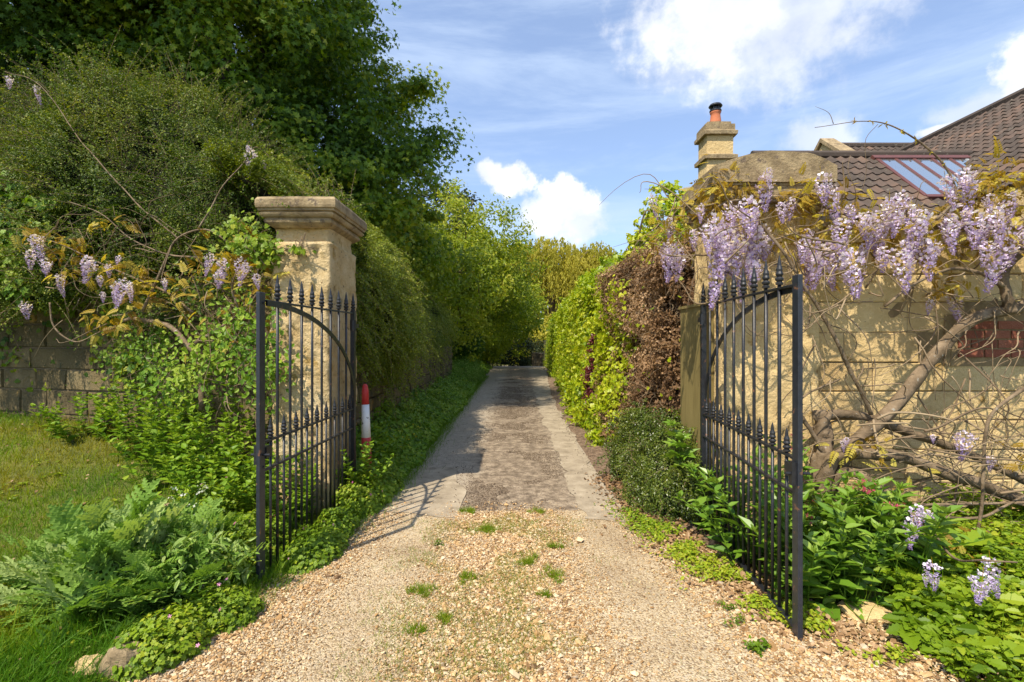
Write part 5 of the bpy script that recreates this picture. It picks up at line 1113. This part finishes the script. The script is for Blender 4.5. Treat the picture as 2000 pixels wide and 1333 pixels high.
def br(name, pts, Y, r0, r1, seed, wob_=.05, bark=.5, n=40, sides=12):
    Ys = Y if isinstance(Y, (list, tuple)) else [Y] * len(pts)
    c_ = curve([P(px, py, yy) for (px, py), yy in zip(pts, Ys)], n, wob_, seed)
    g = Geo(); r_ = np.linspace(r0, r1, n) * (1 + .18 * (noise(c_, 7, seed) - .5)); g.tube(c_, r_, sides, .5, 0, bark, seed); g.build(name, M['bark'], wi, smooth=True, loc=loc); return c_
trunk = br('trunk', [(1600, 1010), (1628, 930), (1668, 872), (1712, 828), (1768, 765), (1823, 698), (1908, 624), (2000, 600), (2110, 560)], [3.75, 3.75, 3.75, 3.8, 3.82, 3.85, 3.85, 3.85, 3.9], .050, .042, 1, .05)
t2 = br('trunk', [(1590, 1000), (1598, 930), (1612, 860), (1600, 800)], [3.82, 3.84, 3.86, 3.9], .10, .045, 2, .04, 1.0, sides=16)
b1 = br('branch', [(1596, 980), (1620, 905), (1655, 882), (1752, 890), (1846, 921), (1924, 948), (2010, 985), (2120, 1040)], 3.70, .05, .036, 3)
b2 = br('branch', [(1600, 880), (1612, 815), (1674, 811), (1729, 827), (1788, 850), (1866, 878), (2000, 940), (2100, 990)], 3.86, .034, .030, 4)
b3 = br('branch', [(1615, 960), (1650, 922), (1720, 953), (1772, 995), (1818, 1055), (1846, 1097), (1858, 1160)], [3.7, 3.65, 3.5, 3.35, 3.2, 3.1, 3.0], .03, .045, 5)
b4 = br('branch', [(1640, 960), (1685, 1009), (1740, 1030), (1790, 1060), (1850, 1120)], [3.7, 3.55, 3.4, 3.3, 3.2], .024, .02, 6)
b5 = br('branch', [(1975, 612), (1962, 570), (1960, 540), (1985, 500), (2060, 470)], 3.8, .04, .025, 7, sides=10)
b6 = br('branch', [(1962, 555), (1930, 535), (1880, 527), (1838, 535), (1780, 560), (1730, 600)], 3.72, .018, .008, 8, sides=8)
b7 = br('branch', [(1795, 988), (1880, 986), (2000, 984), (2100, 980)], 3.55, .011, .010, 9, .02, .2, sides=8)
b8 = br('branch', [(1820, 1013), (1912, 1009), (1960, 988), (2010, 965), (2080, 950)], 3.5, .010, .008, 10, .02, .2, sides=8)
b9 = br('branch', [(2020, 745), (1945, 800), (1925, 850), (1918, 930), (1916, 985), (1905, 1060)], 3.45, .013, .009, 11, .02, .2, sides=8)
b10 = br('branch', [(1612, 890), (1590, 850), (1560, 800), (1575, 770), (1640, 740)], 3.8, .02, .006, 12, .04, sides=8)
b11 = br('branch', [(1700, 810), (1670, 745), (1620, 640), (1570, 560), (1540, 500), (1480, 430)], [3.8, 3.75, 3.7, 3.7, 3.7, 3.75], .016, .009, 13, .05, sides=8)
b12 = br('branch', [(2080, 480), (1960, 470), (1840, 440), (1700, 430), (1560, 400), (1440, 400), (1370, 440), (1330, 470)], [3.9, 3.92, 3.92, 3.92, 3.9, 3.88, 3.9, 4.1], .018, .006, 14, .12, sides=8)
b13 = br('shoot', [(1830, 430), (1870, 385), (1850, 330), (1800, 280), (1740, 245), (1680, 237), (1590, 248)], [3.7] * 7, .011, .002, 15, .02, .1, 50, 7)
b14 = br('shoot', [(1628, 243), (1618, 222), (1592, 210)], 3.7, .003, .001, 16, .01, .1, 12, 5)
b15 = br('shoot', [(1715, 243), (1690, 275), (1692, 330), (1685, 370)], 3.7, .0022, .002, 17, .01, .1, 14, 5)
br('branch', [(1772, 995), (1810, 1030), (1860, 1090), (1915, 1095), (1985, 1098)], [3.35, 3.1, 2.7, 2.5, 2.45], .009, .004, 18, .03, .1, 30, 7)
tw = Geo()
for i in range(120):          # the tangle along the top of the wall
    px, py = rg.uniform(1340, 2150), rg.uniform(400, 600); a = P(px, py, rg.uniform(3.55, 3.95)); ang = rg.uniform(0, 6.28); l = rg.uniform(.2, .75)
    b_ = a + np.array([math.cos(ang) * l, rg.uniform(-.15, .08), math.sin(ang) * l * .55]); wander(tw, a, b_, rg.uniform(.003, .009), .002, .22, 14, i, rg.uniform(-.1, .1), 5, rg.uniform(0, 1))
for i in range(75):          # whips down the wall face
    px, py = rg.uniform(1580, 2150), rg.uniform(560, 800); a = P(px, py, rg.uniform(3.75, 3.98)); ang = rg.uniform(3.6, 5.6); l = rg.uniform(.3, .95)
    b_ = a + np.array([math.cos(ang) * l, rg.uniform(-.08, .05), math.sin(ang) * l]); wander(tw, a, b_, rg.uniform(.003, .008), .002, .22, 16, 200 + i, 0, 5, rg.uniform(0, 1))
for i in range(95):          # low tangle over the roots
    px, py = rg.uniform(1610, 2100), rg.uniform(830, 1040); a = P(px, py, rg.uniform(3.4, 3.9)); ang = rg.uniform(-.7, .7) + (math.pi if rg.uniform() < .3 else 0); l = rg.uniform(.3, 1.0)
    b_ = a + np.array([math.cos(ang) * l, rg.uniform(-.15, .1), -abs(math.sin(ang)) * l * .6]); wander(tw, a, b_, rg.uniform(.003, .010), .002, .25, 16, 400 + i, 0, 5, rg.uniform(0, 1))
for i in range(26):
    a = P(rg.uniform(1290, 1400), rg.uniform(380, 480), rg.uniform(3.8, 4.4)); b_ = a + np.array([-rg.uniform(.1, .5), rg.uniform(-.2, .2), rg.uniform(-.35, .2)]); wander(tw, a, b_, .004, .0015, .15, 12, 600 + i, 0, 5)
o = tw.build('twigs', M['twig'], wi, smooth=True, loc=loc); o['kind'] = 'stuff'
tow = lambda Y: 4.08 - (4.08 - Y) * .55
lf = Geo()
for k_ in range(6, 46, 4):
    leaves(lf, T_lan, np.repeat(b13[k_][None], 5, 0) + rnd(5) * .008, rnd(5) + [0, 0, .5], .035)
for px, py, rx, ry, n, Y in [(1425, 365, 40, 35, 60, 3.85), (1380, 400, 45, 40, 45, 3.9), (1480, 425, 50, 22, 40, 3.8), (1550, 385, 55, 25, 60, 3.75), (1590, 420, 30, 25, 25, 3.75), (1660, 445, 60, 25, 40, 3.7), (1640, 380, 40, 18, 20, 3.8), (1720, 470, 60, 30, 40, 3.65), (1700, 400, 30, 14, 8, 3.8), (1780, 440, 60, 30, 40, 3.65),
                         (1850, 560, 45, 15, 26, 3.7), (1900, 400, 60, 40, 60, 3.6), (1960, 350, 45, 35, 80, 3.5), (1985, 420, 50, 50, 60, 3.45), (1830, 490, 60, 30, 34, 3.6), (1330, 430, 50, 40, 40, 4.0), (1300, 470, 40, 30, 26, 4.2), (2080, 400, 70, 60, 80, 3.5), (1560, 470, 60, 30, 34, 3.75), (1680, 870, 50, 18, 14, 3.6), (1930, 470, 60, 40, 40, 3.5), (1460, 360, 50, 20, 34, 3.8), (1880, 385, 40, 20, 16, 3.6), (1960, 1075, 50, 20, 20, 3.2), (1880, 1085, 40, 25, 14, 3.1), (1755, 950, 40, 40, 10, 3.5), (2010, 900, 40, 30, 10, 3.5), (1610, 540, 40, 30, 18, 3.7)]:
    Y = tow(Y) if py < 600 and 1390 < px else Y; c_ = P(px, py, Y); leafpuff(lf, c_, (rx / F * Y, .09, ry / F * Y), int(n * 1.15), .08)
lf.build('foliage', M['ochre'], wi, loc=loc)
rac = []
for px, py, Y, s_ in [(1500, 338, 3.85, .45), (1493, 355, 3.8, .95), (1590, 350, 3.75, .95), (1615, 370, 3.72, .8), (1555, 397, 3.72, .7), (1530, 400, 3.72, .5), (1425, 405, 3.75, .9), (1450, 400, 3.72, 1.1), (1470, 420, 3.7, 1.0), (1400, 425, 3.75, .95), (1415, 445, 3.7, 1.1), (1440, 440, 3.7, 1.1), (1485, 445, 3.7, 1.0), (1395, 465, 3.72, 1.0), (1425, 480, 3.68, 1.1), (1455, 465, 3.68, 1.2), (1500, 470, 3.68, .8), (1408, 500, 3.66, 1.0), (1430, 505, 3.66, .8),
                      (1320, 475, 4.05, 1.0), (1335, 490, 4.0, .9), (1303, 488, 4.1, .6), (1358, 458, 3.95, .6), (1318, 425, 4.1, .8), (1272, 385, 4.3, .5), (1370, 410, 3.95, .6), (1466, 520, 3.7, .7), (1450, 560, 3.7, .6),
                      (1630, 440, 3.7, .9), (1600, 470, 3.7, .9), (1560, 475, 3.72, .7), (1618, 470, 3.68, 1.1), (1650, 475, 3.66, 1.1), (1640, 500, 3.64, 1.1), (1598, 510, 3.66, 1.0), (1615, 490, 3.64, .9), (1585, 450, 3.7, .6), (1672, 430, 3.68, .7), (1690, 400, 3.7, .7), (1660, 405, 3.7, .7), (1720, 395, 3.68, .9), (1745, 370, 3.68, .8), (1765, 360, 3.68, .8), (1770, 395, 3.66, .9), (1740, 420, 3.64, .9), (1790, 415, 3.62, .9), (1725, 490, 3.66, 1.0), (1735, 505, 3.64, .9),
                      (1810, 400, 3.62, .9), (1830, 430, 3.6, .9), (1850, 350, 3.6, .7), (1880, 335, 3.6, .8), (1895, 345, 3.58, .8), (1790, 450, 3.62, .8), (1815, 455, 3.6, .9), (1850, 440, 3.58, .9), (1870, 405, 3.58, 1.0), (1895, 420, 3.55, 1.0), (1910, 440, 3.55, .8), (1930, 405, 3.5, .8), (1960, 420, 3.5, 1.0), (1975, 440, 3.48, 1.1), (1990, 455, 3.46, 1.1), (1965, 470, 3.46, 1.1), (1900, 480, 3.52, .7), (1940, 385, 3.5, .6), (1985, 375, 3.5, .7), (1860, 380, 3.58, .6), (2040, 430, 3.45, 1.0), (2070, 470, 3.45, 1.0), (1835, 465, 3.56, .6), (1760, 455, 3.62, .7), (1700, 455, 3.66, .7),
                      (1890, 575, 3.7, .85), (1808, 595, 3.75, .6), (1888, 850, 3.5, .85), (1818, 855, 3.5, .3), (1945, 900, 3.45, .45), (1868, 1133, 2.42, .62), (1913, 1118, 2.42, .75), (1965, 1113, 2.42, .62), (1778, 1015, 2.85, .9), (1772, 985, 2.9, .6), (1800, 1000, 3.25, .5), (1730, 985, 3.3, .35), (1795, 1122, 2.6, .25), (1655, 865, 3.65, .35), (1640, 860, 3.68, .3), (1750, 400, 3.6, .8), (1420, 460, 3.66, 1.1), (1475, 480, 3.66, 1.0), (1385, 445, 3.8, .7)][:98]:
    py = py + 20 * (1680 < px < 1840 and py < 480); q_ = 1.0 if Y < 3.4 or s_ < .45 or py > 560 else 1.2; Y = tow(Y) if py < 600 and px > 1390 else Y; rac.append((P(px, py - 6, Y - .10 * (q_ > 1)) + rnd(1)[0] * [.01, .06, .01], s_ * q_))
hang_racemes(wi, rac, loc)
# left wisteria
loc2 = (-2.9, 5.0, .4)
wl_ = thing('wisteria', 'sprawling wisteria with sparse lilac clusters on the left wall and pier', 'climbing plant', loc2)
def br2(name, pts, Y, r0, r1, seed, wob_=.06, n=30):
    Ys = Y if isinstance(Y, (list, tuple)) else [Y] * len(pts)
    c_ = curve([P(px, py, yy) for (px, py), yy in zip(pts, Ys)], n, wob_, seed); g = Geo(); g.tube(c_, np.linspace(r0, r1, n), 9, .7, 0, .35, seed); g.build(name, M['bark'], wl_, smooth=True, loc=loc2); return c_
br2('trunk', [(395, 800), (388, 705), (355, 660), (320, 640), (290, 628), (240, 625), (200, 655)], [4.6, 4.6, 4.65, 4.7, 4.8, 4.9, 5.0], .03, .014, 1)
br2('branch', [(380, 670), (430, 640), (480, 600), (520, 545)], 4.5, .02, .009, 2)
br2('branch', [(280, 610), (300, 560), (318, 510), (345, 465), (390, 448), (430, 460), (470, 500)], 4.7, .013, .006, 3)
br2('branch', [(470, 520), (400, 505), (330, 495), (280, 478), (240, 455), (190, 415), (130, 395)], 4.8, .011, .003, 4)
br2('branch', [(380, 610), (300, 560), (220, 525), (150, 490), (90, 470), (45, 455)], [4.7, 4.8, 4.9, 5, 5, 5], .012, .003, 5)
br2('branch', [(490, 720), (485, 640), (492, 560), (505, 500)], 4.35, .011, .006, 6)
br2('branch', [(455, 700), (470, 620), (450, 560), (480, 500)], 4.4, .012, .005, 7)
br2('branch', [(100, 590), (110, 640), (150, 668), (200, 648)], 4.9, .009, .006, 8)
br2('branch', [(345, 465), (250, 380), (160, 280), (80, 170), (10, 140)], [4.8, 5.0, 5.2, 5.4, 5.45], .008, .003, 9)
br2('branch', [(390, 448), (430, 380), (470, 320), (492, 285), (520, 305)], [4.75, 4.9, 5.0, 5.05, 5.05], .007, .003, 10)
tw = Geo()
for i in range(95):
    px, py = rg.uniform(60, 540), rg.uniform(440, 640); Y = rg.uniform(4.4, 4.9) + (540 - px) * .0008; a = P(px, py, Y); ang = rg.uniform(0, 6.28); l = rg.uniform(.15, .6); b_ = a + np.array([math.cos(ang) * l, rg.uniform(-.1, .1), math.sin(ang) * l * .8]); wander(tw, a, b_, rg.uniform(.002, .006), .0015, .2, 12, i, 0, 5, rg.uniform(.2, 1))
for i in range(40):
    px, py = rg.uniform(410, 540), rg.uniform(520, 800); a = P(px, py, rg.uniform(4.35, 4.6)); b_ = a + np.array([rg.uniform(-.15, .15), 0, rg.uniform(-.6, .3)]); wander(tw, a, b_, rg.uniform(.003, .007), .002, .12, 12, 800 + i, 0, 5, rg.uniform(.2, 1))
o = tw.build('twigs', M['twig'], wl_, smooth=True, loc=loc2); o['kind'] = 'stuff'
lf = Geo()
for px, py, rx, ry, n, Y in [(60, 455, 30, 12, 14, 5.0), (115, 475, 40, 22, 24, 5.0), (145, 500, 30, 18, 16, 5.0), (135, 535, 30, 12, 12, 4.9), (210, 515, 40, 22, 20, 4.85), (265, 545, 50, 28, 34, 4.8), (225, 435, 25, 14, 14, 4.85), (210, 625, 40, 20, 26, 4.8), (300, 600, 60, 30, 24, 4.7), (450, 500, 50, 20, 26, 4.5), (500, 490, 35, 20, 26, 4.4), (390, 520, 30, 18, 12, 4.6), (450, 580, 60, 50, 30, 4.5), (510, 560, 30, 40, 26, 4.3), (350, 560, 40, 25, 12, 4.7), (470, 680, 50, 60, 16, 4.4)]:
    leafpuff(lf, P(px, py, Y), (rx / F * Y, .12, ry / F * Y), int(n * 1.2), .10)
lf.build('foliage', M['ochre'], wl_, loc=loc2)
hang_racemes(wl_, [(P(px, py - 5, Y - .15), s_ * 1.25) for px, py, Y, s_ in [(68, 465, 5.0, .75), (60, 495, 5.0, .7), (88, 512, 4.95, .7), (115, 540, 4.95, .55), (172, 508, 4.85, .85), (180, 515, 4.85, .7), (212, 522, 4.85, .5), (240, 550, 4.75, .7), (228, 560, 4.75, .6), (232, 505, 4.85, .35), (250, 555, 4.7, .5), (195, 545, 4.8, .5), (200, 575, 4.8, .3), (320, 550, 4.7, .4), (412, 500, 4.5, .5), (435, 512, 4.45, .65), (430, 535, 4.45, .7), (470, 508, 4.4, .65), (482, 520, 4.4, .6), (500, 540, 4.35, .4), (48, 595, 5.3, .8), (490, 298, 5.2, .7), (515, 320, 5.2, .35), (18, 155, 5.6, .5), (70, 172, 5.6, .45), (485, 290, 5.2, .4)]], loc2)
# ivy and hop on the left wall and pier, lit leaves at the far left
def ivy(name, label, spots, n, size, mat, T=T_hop, yoff=0, cat='climbing plant'):
    g = Geo(); c0 = None
    for px, py, rx, ry, Y, k in spots:
        c_ = P(px, py, Y); c0 = c_ if c0 is None else c0; m_ = int(n * k); pos = c_ + np.stack([rg.normal(size=m_) * rx / F * Y * .6, rg.normal(size=m_) * .05, rg.normal(size=m_) * ry / F * Y * .6], -1)
        leaves(g, T, pos, np.tile([.1, -1, .25], (m_, 1)), size, spread=.4, up=.2, droop=.6, tlow=2)
        for q in range(6): g.tube(curve([c_ + rnd(1)[0] * [rx / F * Y * .5, .03, .05] - [0, 0, ry / F * Y * .8], c_ + rnd(1)[0] * .08, c_ + rnd(1)[0] * [rx / F * Y * .5, .03, ry / F * Y * .3] + [0, 0, ry / F * Y * .5]], 8), .003, 4, .3, 1)
    return tag(g.build(name, [mat, M['twig']]), label, cat)
ivy('hop_vine', 'sunlit hop leaves hanging over the hedge at the far left', [(30, 480, 45, 50, 5.4, 1), (30, 400, 40, 40, 5.5, .8), (95, 400, 20, 12, 5.4, .3), (25, 540, 40, 30, 5.4, .6)], 500, .075, M['nettle'])
ivy('ivy', 'dark ivy scrambling over the shaded stones at the far left', [(60, 600, 50, 30, 6.3, 1), (170, 700, 70, 45, 6.0, 1.2), (30, 700, 40, 50, 6.7, .8), (230, 660, 50, 60, 5.7, 1.0), (120, 560, 60, 20, 6.2, .8), (200, 590, 60, 40, 5.8, 1), (270, 720, 50, 40, 5.5, .8), (20, 640, 60, 30, 6.6, .6), (110, 650, 50, 25, 6.2, .5), (60, 560, 60, 20, 6.4, 1), (160, 750, 60, 20, 6.0, .8), (40, 740, 40, 25, 6.6, .6), (250, 600, 50, 50, 5.6, 1.2), (90, 680, 90, 50, 6.1, 1.3), (30, 760, 60, 20, 6.5, .8), (180, 640, 60, 40, 5.9, 1)], 480, .06, M['maple'])
ivy('ivy', 'small light green climber on the corner of the left pier', [(515, 490, 25, 22, 4.28, 1), (490, 480, 30, 12, 4.3, .8), (585, 487, 12, 7, 4.29, .12), (470, 455, 35, 35, 4.6, 1.0)], 230, .045, M['herb'])
ivy('bramble', 'green bramble leaves climbing the lit flank of the left pier behind the gate', [(480, 650, 60, 60, 4.3, 1), (420, 700, 70, 60, 4.5, 1.4), (350, 740, 60, 50, 4.6, 1), (520, 720, 40, 60, 4.2, .8), (300, 690, 60, 50, 4.9, .9)], 420, .045, M['nettle'], T_ov, cat='climbing plant')
ivy('bramble', 'reddish brown thicket of stems and small leaves left of the pier', [(330, 600, 80, 40, 5.0, 1.4), (430, 560, 70, 50, 4.7, 1.4), (270, 650, 60, 40, 5.1, .8)], 420, .04, M['hedge'], T_ov)

def lawn_litter():
    n = 500; y = rg.uniform(2.0, 6.5, n); x = -1.5 - rg.uniform(0, 1, n) * (y * 1.0); g = Geo(); pos = np.stack([x, y, gz(x, y) + .03], -1)
    leaves(g, T_ov, pos, np.tile([0, 0, 1.], (n, 1)), .03, spread=.5, up=.3); stuff(g.build('fallen_leaves', M['dead']), 'a few dry fallen leaves scattered over the lawn', 'leaves')
lawn_litter()
